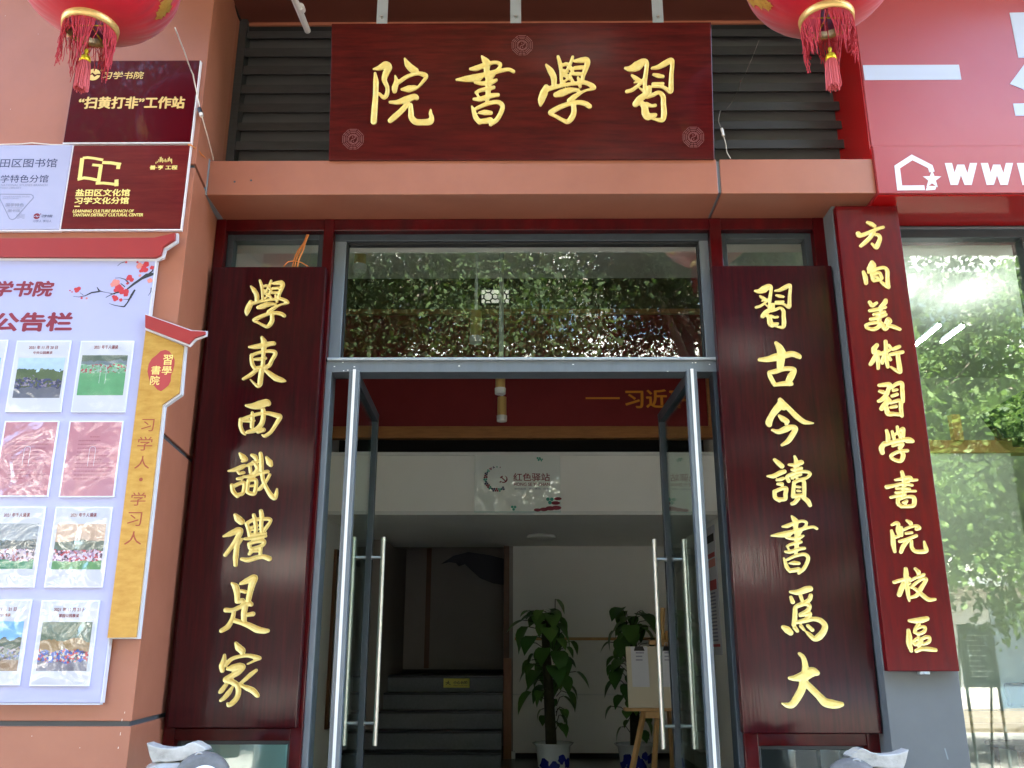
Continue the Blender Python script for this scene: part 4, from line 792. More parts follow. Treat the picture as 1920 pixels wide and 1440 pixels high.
th = R_(9); PE = PL((q0[0]+.0, YE-.03, zl+.002), (0, -math.cos(th), -math.sin(th)*-1), (1, 0, 0))
dbv = thing('drawing_board', 'plain beige drawing board resting on the easel', 'board', PE)
u0, v0, u1, v1 = PE.rect(1176, 1212, 1262, 1326); v0 = .0
part('sheet', MB().box(u0, u1, v0, v1, -.02, 0), mat('beige_board', L(206, 196, 172), .6), dbv, bevel=.002, local=True)
def sheet(label, x0, x1, y0, y1, cx):
    a0, b0, a1, b1 = PE.rect(x0, y0, x1, y1); t = thing('notice_sheet', label, 'notice', PE, 'notices clipped to the drawing board')
    part('paper', MB().box(a0, a1, b0, b1, .001, .0025), M['paper'], t, local=True)
    m = MB()
    for k, (f0, f1, f) in enumerate(((.3, .78, .85), (.3, .68, .76), (.28, .68, .67))):
        n_ = 6
        for j in range(n_):
            g0 = a0+(a1-a0)*(f0+(f1-f0)*j/n_); m.box(g0, g0+(a1-a0)*(f1-f0)/n_*.8, b0+(b1-b0)*(f-.018), b0+(b1-b0)*(f+.018), .0025, .003)
    part('text_lines', m, M['inkgrey'], t, local=True)
    w2 = (a1-a0)*.32; xm = (a0+a1)/2
    part('clip', MB().prism([(xm-w2, b1-.03), (xm+w2, b1-.03), (xm+w2*.7, b1+.004), (xm-w2*.7, b1+.004)], .003, .012), M['inkblack'], t, local=True, bevel=.002)
    part('clip_wire', MB().tube([(xm-.012, b1, .008), (xm-.008, b1+.03, .016), (xm+.008, b1+.03, .016), (xm+.012, b1, .008)], .003, 6), M['steel'], t, local=True)
sheet('left sheet of notices clipped to the drawing board', 1184, 1216, 1213, 1288, 0)
sheet('right sheet of notices partly behind the steel pull bar', 1241, 1262, 1213, 1288, 0)
# things behind the low panes
solo('teal_block', MB().box(XL+.02, -1.14, .45, .85, .0, .95), M['teal'], 'pale teal block added for the teal reflections in the low left pane', 'cabinet', bevel=.01)  # added block, stands in for teal reflections in the glass
dc = thing('dark_chair', 'dark padded chair behind the low right pane', 'chair', (1.3, .6, 0))
part('backrest', MB().box(1.15, 1.52, .55, .62, .45, .9), M['dkfabric'], dc, bevel=.03); part('seat', MB().box(1.14, 1.53, .5, .95, .4, .45), M['dkfabric'], dc, bevel=.02)
for sx in (1.16, 1.49):
    for sy in (.54, .9): part('leg', MB().tube([(sx, sy, 0), (sx, sy, .4)], .012, 8), M['steel'], dc)
# ================================================================== plaques on the pier
YF = -.5
def plaque(name, label, px, mt, thk=.012, cat='plaque', edge=None):
    (TL, TR, BR, BL) = px; Yp = YF-thk-.004; pl = PL(at(*BL, Yp)); P = [pl.uv(*p) for p in px]
    u0, u1 = (P[0][0]+P[3][0])/2, (P[1][0]+P[2][0])/2; v0, v1 = (P[2][1]+P[3][1])/2, (P[0][1]+P[1][1])/2
    t = thing(name, label, cat, pl); part('plate', MB().box(u0, u1, v0, v1, -thk, 0), mt, t, bevel=.002, local=True)
    if edge: part('edge', MB().box(u0-.003, u1+.006, v0-.007, v0-.0015, -thk, -.002).box(u1+.001, u1+.006, v0-.001, v1, -thk, -.002), edge, t, local=True)
    return pl, t
pl, t = plaque('maroon_plaque', 'glossy maroon acrylic plaque behind the left lantern tassel', ((140, 113), (372.5, 114), (358, 266), (122, 266)), M['plaquedark'], .022, edge=M['acryledge'])
m = MB(); T(t, M['golddull'], '习学书院', pl.rect(194, 134.5, 269.5, 148.5), .0012, .02, .12); T(t, M['golddull'], '“扫黄打非”工作站', pl.rect(147.5, 181, 347, 204.5), .0012, .042)
def logo(m, cx, cy, r, z=.0012):
    u, v = pl.uv(cx, cy); k = pl.uv(cx+10, cy)[0]-u; k = k/10*r
    up = [(u+k*math.cos(a), v+k*math.sin(a)) for a in np.linspace(R_(8), R_(172), 16)]+[(u-.55*k, v+.05*k), (u-.2*k, v+.38*k), (u+.25*k, v-.02*k), (u+.62*k, v+.16*k)]
    lo = [(u+k*math.cos(a), v+k*math.sin(a)) for a in np.linspace(R_(184), R_(352), 16)]+[(u+.55*k, v-.12*k), (u+.2*k, v-.42*k), (u-.2*k, v+.0*k), (u-.6*k, v-.2*k)]
    m.prism(up, 0, z); m.prism(lo, 0, z); m.disc(u+1.12*k, v+.75*k, .17*k, 0, z, 8)
logo(m, 175.5, 140, 12.5); part('emblem', m, M['golddull'], t, local=True)
pl, t = plaque('white_plaque', 'white acrylic library plaque with dark blue lettering, cut off by the photo edge', ((-62, 271), (134, 273), (112, 431), (-90, 430)), M['plaquewhite'], .02, edge=M['acryledge'])
T(t, M['ink'], '盐田区图书馆', pl.rect(-22, 297.5, 107, 314), .0008, .004); T(t, M['ink'], '习学特色分馆', pl.rect(-16, 328, 90.5, 342.5), .0008, .002)
m = MB(); T(t, M['inkgrey'], 'CHINESE NATIONAL STUDIES BRANCH', pl.rect(-26, 345.2, 89, 349.2), .0008, .0); T(t, M['inkgrey'], 'OF YANTIAN LIBRARY', pl.rect(-22, 350.6, 40, 354.4), .0008, .0)
tri = [(2, 364), (58, 364.5), (62, 367), (62.5, 371), (28, 410), (23, 412), (18, 410), (-1, 371), (-1, 367)]
m.ribbon([pl.uv(*q) for q in tri], .0035, 0, .0008, closed=True); part('triangle_outline', m, M['inkgrey'], t, local=True); m = MB(); [T(t, M['inkgrey'], *q_) for q_ in (('国学特色', pl.rect(11, 381, 45, 387.5), .0008, .01), ('图书馆', pl.rect(15, 392.5, 37.5, 398), .0008, .01), ('CHINESE NATIONAL STUDIES', pl.rect(5, 368, 56, 370.3), .0008, 0), ('BRANCH LIBRARY', pl.rect(5, 371.5, 36, 373.5), .0008, 0))]
m.ribbon([pl.uv(12, 390), pl.uv(41, 390)], .002, 0, .0008); part('divider', m, M['inkgrey'], t, local=True); m = MB()
for k in range(4): m.ribbon([pl.uv(31+j*2.2, 402+k*2.2+1.1*math.sin(j*1.3)) for j in range(8)], .0014, 0, .0008)
part('wave_print', m, M['inkgrey'], t, local=True)
m = MB(); logo(m, 69, 405.5, 6); part('emblem', m, M['inkred'], t, local=True)
T(t, M['ink'], '习学书院', pl.rect(77.5, 402.5, 98.5, 408), .0008, .01, .12); T(t, M['ink'], '习学人 学习人', pl.rect(62, 412.5, 97, 417), .0008, .0)
pl, t = plaque('wood_plaque', 'reddish wood-grain plaque with a gold interlocked letter emblem', ((137.5, 272), (355, 273), (338, 430), (115, 428)), M['plaquewood'], .02, edge=M['acryledge'])
def z4(x, y): return pl.uv(110+x/7.385, 270+y/7.385)
m = MB(); k = (pl.uv(120, 350)[0]-pl.uv(110, 350)[0])/73.85
for pts, wd_ in (([(335, 196), (400, 188), (500, 200), (615, 222)], 38), ([(328, 196), (290, 500)], 56), ([(262, 492), (350, 470), (440, 480), (560, 506)], 42), ([(588, 290), (546, 562)], 50), ([(466, 290), (606, 302)], 38), ([(606, 256), (720, 262), (862, 284)], 46), ([(832, 284), (822, 346)], 52), ([(515, 546), (620, 542), (720, 552), (828, 566)], 40), ([(802, 584), (802, 494)], 54)):
    m.ribbon([z4(*p) for p in pts], wd_*k, 0, .0012+.00002*len(m.v)/8)
part('emblem', m, M['goldflat'], t, local=True)
for q_ in (('盐田区文化馆', pl.rect(142, 354.5, 244, 368.5), .0014, .045), ('习学文化分馆', pl.rect(140.5, 369.5, 242, 383), .0014, .045), ('LEARNING CULTURE BRANCH OF', pl.rect(137, 393, 251, 398.8), .0014, .05, .15), ('YANTIAN DISTRICT CULTURAL CENTER', pl.rect(136.5, 400.2, 269, 406.2), .0014, .05, .15), ('善·亨 工程', pl.rect(281, 310, 333, 318.5), .0014, .05)): T(t, M['goldflat'], *q_)
m = MB(); m.ribbon([pl.uv(139.5, 387), pl.uv(149.5, 387)], .0055, 0, .0014); part('dash', m, M['goldflat'], t, local=True); m = MB()
for i, (x, a, b) in enumerate(((292.5, 304, 307), (295, 302, 305), (298, 299, 304), (300.5, 295, 304), (302.5, 294.5, 303), (305, 297, 305), (307.5, 300, 303), (310, 298, 304), (313, 300, 304), (315.5, 297, 303), (317.5, 294.5, 302), (320, 298, 303), (322, 298, 306.5))): m.ribbon([pl.uv(x, a), pl.uv(x, b)], k*9, 0, .0014+.00004*i)
part('skyline_emblem', m, M['goldflat'], t, local=True)
# cream glue line and wires by the plaques
m = MB(); P = [at(x, y, -.512) for x, y in ((0, 271), (40, 270), (60, 268), (95, 271), (130, 272))]; m.tube(P, .003, 5); solo('glue_bead', m, M['cable'], 'cream bead of glue along the top of the white plaque', 'glue')
# ================================================================== notice board
YN = -.535; PN = PL(at(188, 1318, YN)); nb = thing('notice_board', 'big lilac notice board with a red eaves-shaped top and a gold side strip', 'notice board', PN)
W = lambda pts: [PN.uv(*p) for p in pts]
uL = PN.uv(-240, 900)[0]
def up_poly(pts): return W(pts)
tr_, br_ = PN.uv(291, 486), PN.uv(188, 1318); ue = (tr_[0]+br_[0])/2
part('panel', MB().box(uL, ue, PN.uv(120, 1318)[1], PN.uv(150, 482)[1], -.028, 0), M['notice'], nb, local=True, bevel=.002)
part('panel_edge', MB().box(ue+.001, ue+.006, PN.uv(120, 1318)[1], PN.uv(150, 482)[1], -.028, .001).box(uL, ue, PN.uv(120, 1318)[1]-.007, PN.uv(120, 1318)[1]-.002, -.028, 0), M['paper'], nb, local=True)
rf = [(-240, 451), (292, 449), (331, 440), (330, 452), (308, 466), (304, 481), (293, 486), (-240, 484)]
v = W(rf); part('eaves', MB().prism(v, .003, .02), M['noticered'], nb, local=True, bevel=.001)
rf2 = [(-240, 449), (291, 446.5), (334.5, 437.5), (334, 454), (311.5, 469), (307.5, 484), (294, 490), (-240, 487.5)]
part('eaves_border', MB().prism(W(rf2), -.012, .0028), M['paper'], nb, local=True, bevel=.001)
gp = [(275, 621), (346, 650), (338, 738), (306, 760), (257.5, 1195), (203.5, 1196)]
gp2 = [(275, 619), (349, 649), (341, 740), (309.5, 762), (260.5, 1198), (203, 1198)]
part('gold_strip', MB().prism(W(gp), .0035, .012), M['goldpanel'], nb, local=True); part('strip_border', MB().prism(W(gp2), -.02, .0032), M['paper'], nb, local=True)
r3 = [(277, 594), (363, 624.5), (389, 625.5), (388.5, 631), (369, 637.5), (358, 649), (277, 618)]
r4 = [(275, 591), (363.5, 622), (391.5, 623.5), (391, 633), (371, 640.5), (359.5, 653), (275, 621)]
part('small_eaves', MB().prism(W(r3), .0185, .03), M['noticered'], nb, local=True, bevel=.001); part('small_eaves_border', MB().prism(W(r4), .0125, .018), M['paper'], nb, local=True)
zt2 = .0008
T(nb, M['inkred'], '习学书院', (PN.uv(-48, 541)[0], PN.uv(60, 557)[1], PN.uv(100.5, 541)[0], PN.uv(60, 526)[1]), zt2, .05, .12, 'heading'); T(nb, M['inkred'], '公告栏', PN.rect(-14, 585, 137, 622.5), zt2, .055, 0, 'heading')
def zb(x, y): return PN.uv(x/6.4, 480+y/6.4)
kb = (PN.uv(60, 560)[0]-PN.uv(50, 560)[0])/64
m = MB()
for pts, ws in (([(1020, 478), (1100, 440), (1180, 428), (1215, 420)], [10, 16, 18, 12]), ([(1165, 375), (1195, 425)], [8, 20]), ([(1210, 425), (1290, 440), (1360, 455), (1380, 450)], [8, 4, 10, 20]), ([(1270, 498), (1340, 460), (1400, 440), (1500, 420), (1600, 340), (1700, 270), (1760, 235), (1845, 215)], [6, 10, 18, 14, 26, 30, 50, 30]), ([(1760, 240), (1830, 180), (1850, 120)], [26, 16, 6]), ([(1620, 405), (1580, 470), (1530, 560), (1490, 610)], [20, 26, 14, 18]), ([(1490, 610), (1420, 600), (1370, 590), (1310, 570)], [14, 8, 8, 4]), ([(1380, 265), (1440, 262), (1500, 280), (1550, 330)], [4, 6, 10, 16]), ([(1450, 330), (1500, 370)], [8, 12]), ([(880, 486), (950, 492), (1020, 478)], [4, 6, 10]), ([(1410, 120), (1450, 85), (1500, 70)], [4, 6, 8]), ([(1780, 475), (1810, 430), (1815, 380)], [4, 8, 10]), ([(1480, 520), (1540, 520), (1580, 500)], [4, 8, 8]), ([(960, 440), (1000, 470)], [4, 6])):
    m = MB(); m.ribbon([zb(*p) for p in pts], [w_*kb*1.05 for w_ in ws], 0, .0006+.00003*len(pts)); part('branch_print', m, M['inkblack'], nb, local=True)
m1, m2 = MB(), MB()
rr = random.Random(4)
for x, y, r, c in ((920, 410, 30, 0), (945, 392, 24, 0), (905, 395, 16, 0), (840, 415, 9, 0), (865, 432, 9, 0), (980, 505, 14, 0), (1040, 508, 14, 1), (1390, 320, 44, 1), (1350, 345, 26, 1), (1420, 370, 36, 0), (1400, 405, 34, 0), (1450, 400, 34, 0), (1460, 430, 30, 0), (1510, 430, 34, 0), (1510, 465, 26, 0), (1385, 510, 34, 0), (1450, 528, 20, 0), (1365, 492, 22, 0), (1555, 255, 30, 0), (1580, 285, 26, 0), (1535, 275, 20, 0), (1680, 120, 40, 1), (1755, 100, 34, 0), (1720, 150, 34, 0), (1745, 165, 32, 0), (1700, 175, 28, 0), (1825, 140, 24, 0), (1800, 295, 30, 1), (1650, 75, 14, 0), (1515, 75, 14, 0), (1680, 235, 18, 1), (1530, 330, 16, 0)):
    u, v_ = zb(x, y)
    for i in range(5 if r > 18 else 1):
        a = i*1.257+rr.random(); d_ = r*kb*.5 if r > 18 else 0
        (m2 if c else m1).disc(u+d_*math.cos(a), v_+d_*math.sin(a), r*kb*(.62 if r > 18 else 1), 0, .0009+.00003*(i+rr.random()*20), 10)
part('red_blossoms', m1, M['petal'], nb, local=True); part('coral_blossoms', m2, M['petal2'], nb, local=True)
sp = [(303, 660), (312, 657.5), (319, 660), (325, 668), (329.5, 676), (329, 686), (326, 697), (322.5, 706), (322, 716), (318, 724), (311, 730), (304, 735), (297, 732), (291, 725), (284, 719), (281, 709), (278.5, 698), (281, 684), (287, 674), (296, 667)]
part('seal', MB().prism(W(sp), .0122, .0128), M['sealred'], nb, local=True)
for ch, r_ in (('習', (308, 667, 325.5, 686)), ('學', (305.5, 688, 324, 704)), ('書', (285.5, 687.5, 303.5, 704)), ('院', (284, 706, 301.5, 723.5))): T(nb, M['goldflat'], ch, PN.rect(*r_), .0132, .012, 0, 'seal_character')
for ch, r_ in (('习', (267.5, 787, 291, 810)), ('学', (260, 820, 288, 846)), ('人', (255, 856, 283, 880)), ('学', (247.5, 924, 275.5, 949)), ('习', (241.5, 961, 268, 987)), ('人', (236, 997, 268.5, 1022))): T(nb, M['brownink'], ch, PN.rect(*r_), .0126, .0, 0, 'side_character')
m = MB(); u, v_ = PN.uv(266.5, 900); m.disc(u, v_, .008, .0122, .0126, 12); part('side_dot', m, M['brownink'], nb, local=True)
# photo sleeves
def photo_mat(name, sky_, land, ground, crowd, seed, horizon=.45, gmix=.5):
    m = bpy.data.materials.new(name); m.use_nodes = True; n = m.node_tree.nodes; l = m.node_tree.links; p = n['Principled BSDF']; p.inputs['Roughness'].default_value = .4
    tc = n.new('ShaderNodeTexCoord'); sx = n.new('ShaderNodeSeparateXYZ'); l.new(tc.outputs['Generated'], sx.inputs[0])
    nz = n.new('ShaderNodeTexNoise'); nz.noise_dimensions = '4D'; nz.inputs['W'].default_value = seed; nz.inputs['Scale'].default_value = 5; nz.inputs['Detail'].default_value = 8; l.new(tc.outputs['Generated'], nz.inputs['Vector'])
    vz = n.new('ShaderNodeTexVoronoi'); vz.voronoi_dimensions = '4D'; vz.inputs['W'].default_value = seed; vz.inputs['Scale'].default_value = 22; l.new(tc.outputs['Generated'], vz.inputs['Vector'])
    ad = n.new('ShaderNodeMath'); ad.operation = 'MULTIPLY_ADD'; l.new(nz.outputs[0], ad.inputs[0]); ad.inputs[1].default_value = gmix; l.new(sx.outputs[1], ad.inputs[2])
    cr_ = n.new('ShaderNodeValToRGB'); cr_.color_ramp.interpolation = 'CONSTANT'; e = cr_.color_ramp.elements
    g = gmix*.5
    e[0].position = 0; e[0].color = (*ground, 1); e[1].position = horizon-.12+g; e[1].color = (0, 0, 0, 1)
    x = e.new(horizon+.12+g); x.color = (*land, 1); x = e.new(min(.98, horizon+.32+g)); x.color = (*sky_, 1)
    l.new(ad.outputs[0], cr_.inputs[0])
    band = n.new('ShaderNodeValToRGB'); band.color_ramp.interpolation = 'CONSTANT'; b = band.color_ramp.elements; b[0].color = (0, 0, 0, 1); b[1].position = horizon-.12+g; b[1].color = (1, 1, 1, 1); q = b.new(horizon+.12+g); q.color = (0, 0, 0, 1); l.new(ad.outputs[0], band.inputs[0])
    cw = n.new('ShaderNodeValToRGB'); cw.color_ramp.interpolation = 'CONSTANT'; c = cw.color_ramp.elements; c[0].color = (*crowd[0], 1); c[1].color = (*crowd[1], 1); c[1].position = .4; q = c.new(.6); q.color = (*crowd[2], 1); q = c.new(.78); q.color = (*crowd[3], 1)
    sc_ = n.new('ShaderNodeSeparateColor'); l.new(vz.outputs['Color'], sc_.inputs[0]); l.new(sc_.outputs[0], cw.inputs[0])
    mx = n.new('ShaderNodeMix'); mx.data_type = 'RGBA'; l.new(band.outputs[0], mx.inputs[0]); l.new(cr_.outputs[0], mx.inputs[6]); l.new(cw.outputs[0], mx.inputs[7])
    hs_ = n.new('ShaderNodeHueSaturation'); v_ = n.new('ShaderNodeMapRange'); v_.inputs[3].default_value = .7; v_.inputs[4].default_value = 1.3; l.new(nz.outputs[0], v_.inputs[0]); l.new(v_.outputs[0], hs_.inputs['Value']); l.new(mx.outputs[2], hs_.inputs['Color'])
    l.new(hs_.outputs[0], p.inputs['Base Color']); return m
PH = {
 'park': photo_mat('photo_park', L(180, 206, 240), L(78, 96, 62), L(96, 98, 112), (L(60, 64, 110), L(44, 44, 72), L(130, 120, 140), L(70, 80, 50)), 1.3, .36),
 'field': photo_mat('photo_field', L(92, 104, 92), L(110, 124, 130), L(96, 160, 110), (L(120, 170, 130), L(150, 180, 160), L(96, 150, 110), L(170, 70, 80)), 5.1, .66, .25),
 'dusk': photo_mat('photo_dusk', L(210, 176, 150), L(100, 112, 96), L(96, 150, 96), (L(220, 200, 214), L(80, 60, 80), L(170, 130, 160), L(190, 70, 80)), 9.7, .3, .15),
 'city': photo_mat('photo_city', L(150, 156, 160), L(86, 92, 90), L(40, 130, 92), (L(190, 170, 190), L(70, 60, 80), L(150, 70, 80), L(210, 190, 190)), 2.2, .3, .25),
 'crowd': photo_mat('photo_crowd', L(96, 112, 92), L(150, 120, 80), L(120, 116, 130), (L(60, 90, 170), L(190, 66, 70), L(70, 64, 70), L(190, 180, 170)), 7.4, .3, .35),
 'day': photo_mat('photo_day', L(120, 180, 236), L(80, 92, 76), L(140, 110, 84), (L(110, 120, 110), L(70, 64, 60), L(150, 140, 150), L(90, 110, 160)), 3.9, .34, .35)}
M['sleeve'] = mat('sleeve_rim', L(226, 228, 240), .15, coat=.8, coatr=.05)
m = M['film']                                       # crumpled shiny film: bump on the reflection only
n_ = m.node_tree.nodes; l_ = m.node_tree.links
def film(name, crumple):
    m = glass(name, (.98, .98, .99), .05 if crumple > .5 else .03, 1.0); n = m.node_tree.nodes; l = m.node_tree.links; g = [x for x in n if x.type == 'BSDF_GLOSSY'][0]; g.inputs['Roughness'].default_value = .06
    tc = n.new('ShaderNodeTexCoord'); tx = n.new('ShaderNodeTexNoise'); tx.inputs['Scale'].default_value = 6; tx.inputs['Detail'].default_value = 1.5; tx.inputs['Distortion'].default_value = 1.2; l.new(tc.outputs['Object'], tx.inputs['Vector'])
    bp = n.new('ShaderNodeBump'); bp.inputs['Strength'].default_value = crumple; bp.inputs['Distance'].default_value = .05; l.new(tx.outputs[0], bp.inputs['Height']); l.new(bp.outputs[0], g.inputs['Normal']); return m
FILM = {0: film('smooth_film', .12), 1: film('crumpled_film', .8)}
def sleeve(label, px, lines, ph, phr, crumple, pink=False):
    (TL, TR, BR, BL) = px; P = [PN.uv(*p) for p in px]; u0, u1 = (P[0][0]+P[3][0])/2, (P[1][0]+P[2][0])/2; v0, v1 = (P[2][1]+P[3][1])/2, (P[0][1]+P[1][1])/2
    t = thing('photo_sleeve', label, 'photo sleeve', PN, 'sleeved prints on the notice board')
    part('holder', MB().box(u0, u1, v0, v1, .0, .007), M['sleeve'], t, local=True, bevel=.001)
    part('print', MB().box(u0+.006, u1-.006, v0+.006, v1-.005, .007, .0074), M['paperpink' if pink else 'paper'], t, local=True)
    m = MB()
    if pink:
        for i in range(12):
            f = .78-i*.05; a = u0+(u1-u0)*(.22 if i else .42); b = u0+(u1-u0)*((.5+.4*random.random()) if i else .6)
            x = a
            while x < b: q = .004+.008*random.random(); m.box(x, min(b, x+q), v0+(v1-v0)*f, v0+(v1-v0)*(f+.014), .0074, .0078); x += q+.002
    for s_, r_ in lines: T(t, M['inkred'], s_, PN.rect(*r_), .0078, .03, 0, 'caption')
    if m.v: part('print_lines', m, M['pinkline'], t, local=True)
    if ph:
        Q = [PN.uv(*p) for p in phr]; a0, a1 = max(u0+.01, (Q[0][0]+Q[3][0])/2), min(u1-.01, (Q[1][0]+Q[2][0])/2); b0, b1 = (Q[2][1]+Q[3][1])/2, (Q[0][1]+Q[1][1])/2
        mm = MB(); mm.add([(a0, b0, .0077), (a1, b0, .0077), (a1, b1, .0077), (a0, b1, .0077)], [(0, 1, 2, 3)]); part('photo', mm, PH[ph], t, local=True)
    g = MB(); nx, ny = (14, 18) if crumple else (2, 2); r2 = random.Random(int(abs(TL[0])*7+TL[1]))
    V = [(u0+.003+(u1-u0-.006)*i/nx, v0+.003+(v1-v0-.006)*j/ny, .0085+(.0035*r2.random() if crumple and 0 < i < nx and 0 < j < ny else 0)) for j in range(ny+1) for i in range(nx+1)]
    g.add(V, [(j*(nx+1)+i, j*(nx+1)+i+1, (j+1)*(nx+1)+i+1, (j+1)*(nx+1)+i) for j in range(ny) for i in range(nx)])
    part('film', g, FILM[crumple], t, local=True, smooth=True)
    if pink or ph == 'field':
        a0 = (u0+u1)/2; ar = [(a0+.013*math.cos(a), v0+(v1-v0)*.62+.013*math.sin(a)) for a in np.linspace(0, math.pi, 8)]; part('finger_slot', MB().ribbon([(a0+.013, v0+(v1-v0)*.4)]+ar+[(a0-.013, v0+(v1-v0)*.4)], .0011, .0078, .0082), M['sleeve'], t, local=True)
sleeve('sleeved photo of a green sports field, first row, rightmost', ((153, 640), (253, 640), (236, 774), (134, 774)), [('2021 年千人诵读', (178, 648, 223, 655.5))], 'field', ((155, 667), (241, 667), (232, 742), (146, 742)), 0)
sleeve('sleeved photo of a crowd under park trees, first row, second from right', ((32, 639), (135, 640), (115, 774), (12, 773)), [('2021 年 11 月 20 日', (56, 649, 110, 656)), ('中央公园晨读', (64, 659.5, 100, 665))], 'park', ((37, 672), (124, 672), (113, 747), (25, 747)), 0)
sleeve('sleeved print cut off by the photo edge, first row', ((-86, 638), (16, 638), (0, 740), (-104, 772)), [], 'day', ((-78, 672), (4, 672), (-8, 740), (-92, 745)), 0)
sleeve('smooth pink printed sheet in a sleeve, second row, rightmost', ((131, 790), (233, 790), (215, 933), (112, 933)), [], None, None, 0, True)
sleeve('crumpled pink printed sheet in a sleeve, second row, left of the smooth one', ((10, 790), (112, 790), (92, 932), (-12, 932)), [], None, None, 1, True)
sleeve('sleeved photo of a crowd at dusk below hills, third row, rightmost', ((105, 951), (213, 951), (193, 1102), (85, 1102)), [('2021 年千人诵读', (134, 962, 183, 970))], 'dusk', ((109, 983), (201, 983), (190, 1068), (98, 1068)), 1)
sleeve('sleeved photo of a crowd before tower blocks, third row, left of the dusk photo', ((-20, 950), (88, 951), (65, 1102), (-44, 1102)), [('2021 年千人诵读', (9, 962, 58, 970))], 'city', ((-16, 982), (75, 982), (63, 1067), (-28, 1067)), 1)
sleeve('sleeved photo of people in blue and red, bottom row, rightmost', ((79, 1126), (189, 1126), (168, 1287), (57, 1286)), [('2021 年 11 月 21 日', (103, 1139, 162, 1147)), ('翠园公园晨读', (112, 1151, 150, 1158))], 'crowd', ((82, 1166), (176, 1166), (163, 1258), (69, 1258)), 1)
sleeve('sleeved photo of a crowd under a blue sky, bottom row, left of the rightmost', ((-49, 1124), (61, 1125), (38, 1285), (-74, 1285)), [('2021 年 11 月 21 日', (-25, 1138, 33, 1146)), ('中央公园晨读', (-14, 1150, 22, 1156.5))], 'day', ((-46, 1165), (47, 1165), (34, 1258), (-60, 1258)), 1)
# ================================================================== red shop sign on the right
YS = YBF-.02; PS = PL(at(1636, 300, YS)); zs0 = float(at(1800, 362, YS)[2]); zse = float(at(1800, 273, YS)[2])
xr0 = float(at(1638, 290, YS)[0]); xr1 = 4.6
rs_ = thing('shop_sign', 'large glossy red shop fascia with white characters at the upper right', 'sign', PS)
part('upper_panel', MB().box(xr0, xr1, YS+.012, .36, zse+.004, ZS+.4), M['shopred'], rs_, bevel=.003)
part('lower_panel', MB().box(xr0, xr1, YS, .36, zs0, zse), M['shopred'], rs_, bevel=.003)
part('side_return', MB().box(xr0-.006, xr0-.0005, YS+.02, .3, zt, ZS+.3), M['shopredside'], rs_)
part('underside', MB().box(xr0+.004, xr1, YS+.02, .34, zs0-.006, zs0-.001), M['shopredside'], rs_)
m = MB(); zu = -.0105
def prs(pts, m, z0=-.011, z1=-.0085): m.prism([PS.uv(*p) for p in pts], z0, z1)
u0, v0, u1, v1 = PS.rect(1621, 119.5, 1802, 147.5); m.box(u0, u1, v0, v1, -.014, -.0095)
for pts in ([(1895, 21.5), (1990, 19), (2010, 106), (1911.5, 106)], [(1930, 108), (1990, 108), (1960, 182), (1895.5, 155)], [(1901.5, 192), (2010, 190), (2016, 214), (1906, 215)]): m.prism([PS.uv(*p) for p in pts], -.014, -.0095)
part('large_character', m, M['shopwhite'], rs_, local=True)
m = MB(); tw = PS.uv(1780, 330)[0]-PS.uv(1762.5, 330)[0]
for k in range(3):
    xo = 1770+67.5*k; pts = [(xo+8, 306), (xo+19, 347), (xo+31, 309), (xo+45, 347), (xo+55, 306)]; y_ = [PS.uv(*p)[1] for p in pts]; xs_ = [PS.uv(*p)[0] for p in pts]
    for i in range(4): m.prism([(xs_[i]-tw*.38, y_[i]), (xs_[i]+tw*.38, y_[i]), (xs_[i+1]+tw*.38, y_[i+1]), (xs_[i+1]-tw*.38, y_[i+1])], 0, .002+.00003*i)
kx = (PS.uv(1710, 320)[0]-PS.uv(1700, 320)[0])/30
def z5(x, y): return PS.uv(1340+x/3, y/3)
m.ribbon([z5(*p) for p in ((1222, 968), (1212, 938), (1110, 886), (1026, 940), (1040, 1058), (1180, 1057))], 30*kx, 0, .002)
m.prism([z5(*p) for p in ((1196, 1046), (1248, 1048), (1240, 1068), (1186, 1072))], 0, .0019)
st = [z5(1222+(54 if i % 2 == 0 else 22)*math.sin(i*math.pi/5), 1010-(54 if i % 2 == 0 else 22)*math.cos(i*math.pi/5)) for i in range(10)]
m.prism(st, .0004, .0026); part('web_lettering', m, M['shopwhite2'], rs_, local=True)
# ------------------------------------------------------------------ shop window and the room behind it
YW = .09; gx0, gx1 = XPR, float(at(1911, 462, YW)[0]); zg1 = float(at(1800, 450, YW)[2]); zg2 = float(at(1800, 421, .06)[2])
sw = thing('shop_window', 'large shop window right of the pillar, full of reflected foliage', 'window', ((gx0+gx1)/2, .06, GZ))
part('top_frame', MB().box(XPL+.1, gx1+1.6, .06, .16, zg1, zs0-.008), M['aludark'], sw, bevel=.003)
part('top_bead', MB().box(gx0, gx1+1.6, .05, .06, zg1+.045, zg1+.055), M['alu'], sw)
part('post', MB().box(gx1, gx1+.06, .06, .16, GZ, zg1), M['aludark'], sw, bevel=.003)
part('pane', MB().box(gx0, gx1+.004, YW, YW+.008, GZ, zg1+.004), G_SHOP, sw)
part('pane', MB().box(gx1+.056, gx1+1.6, YW, YW+.008, GZ, zg1+.004), G_SHOP, sw)
part('post', MB().box(gx1+1.6, 6.3, .06, .4, GZ, zs0), M['aludark'], sw)
xh0, xh1, yk = XRW+.12, 6.3, 3.2; zc2 = 3.35
struct('shop_floor', MB().box(xh0, xh1, .17, yk+.2, -.05, .0), M['pave']); struct('shop_ceiling', MB().box(xh0, xh1, .17, yk, zc2, zc2+.06), M['wallcool'])
struct('shop_back_wall', MB().box(xh0, xh1, yk, yk+.1, 0, zc2), M['wallcool']); struct('shop_side_wall', MB().box(xh1, xh1+.1, .4, yk+.1, 0, zc2).box(xh0-.01, xh0, .36, yk, 0, zc2), M['wallcool'])
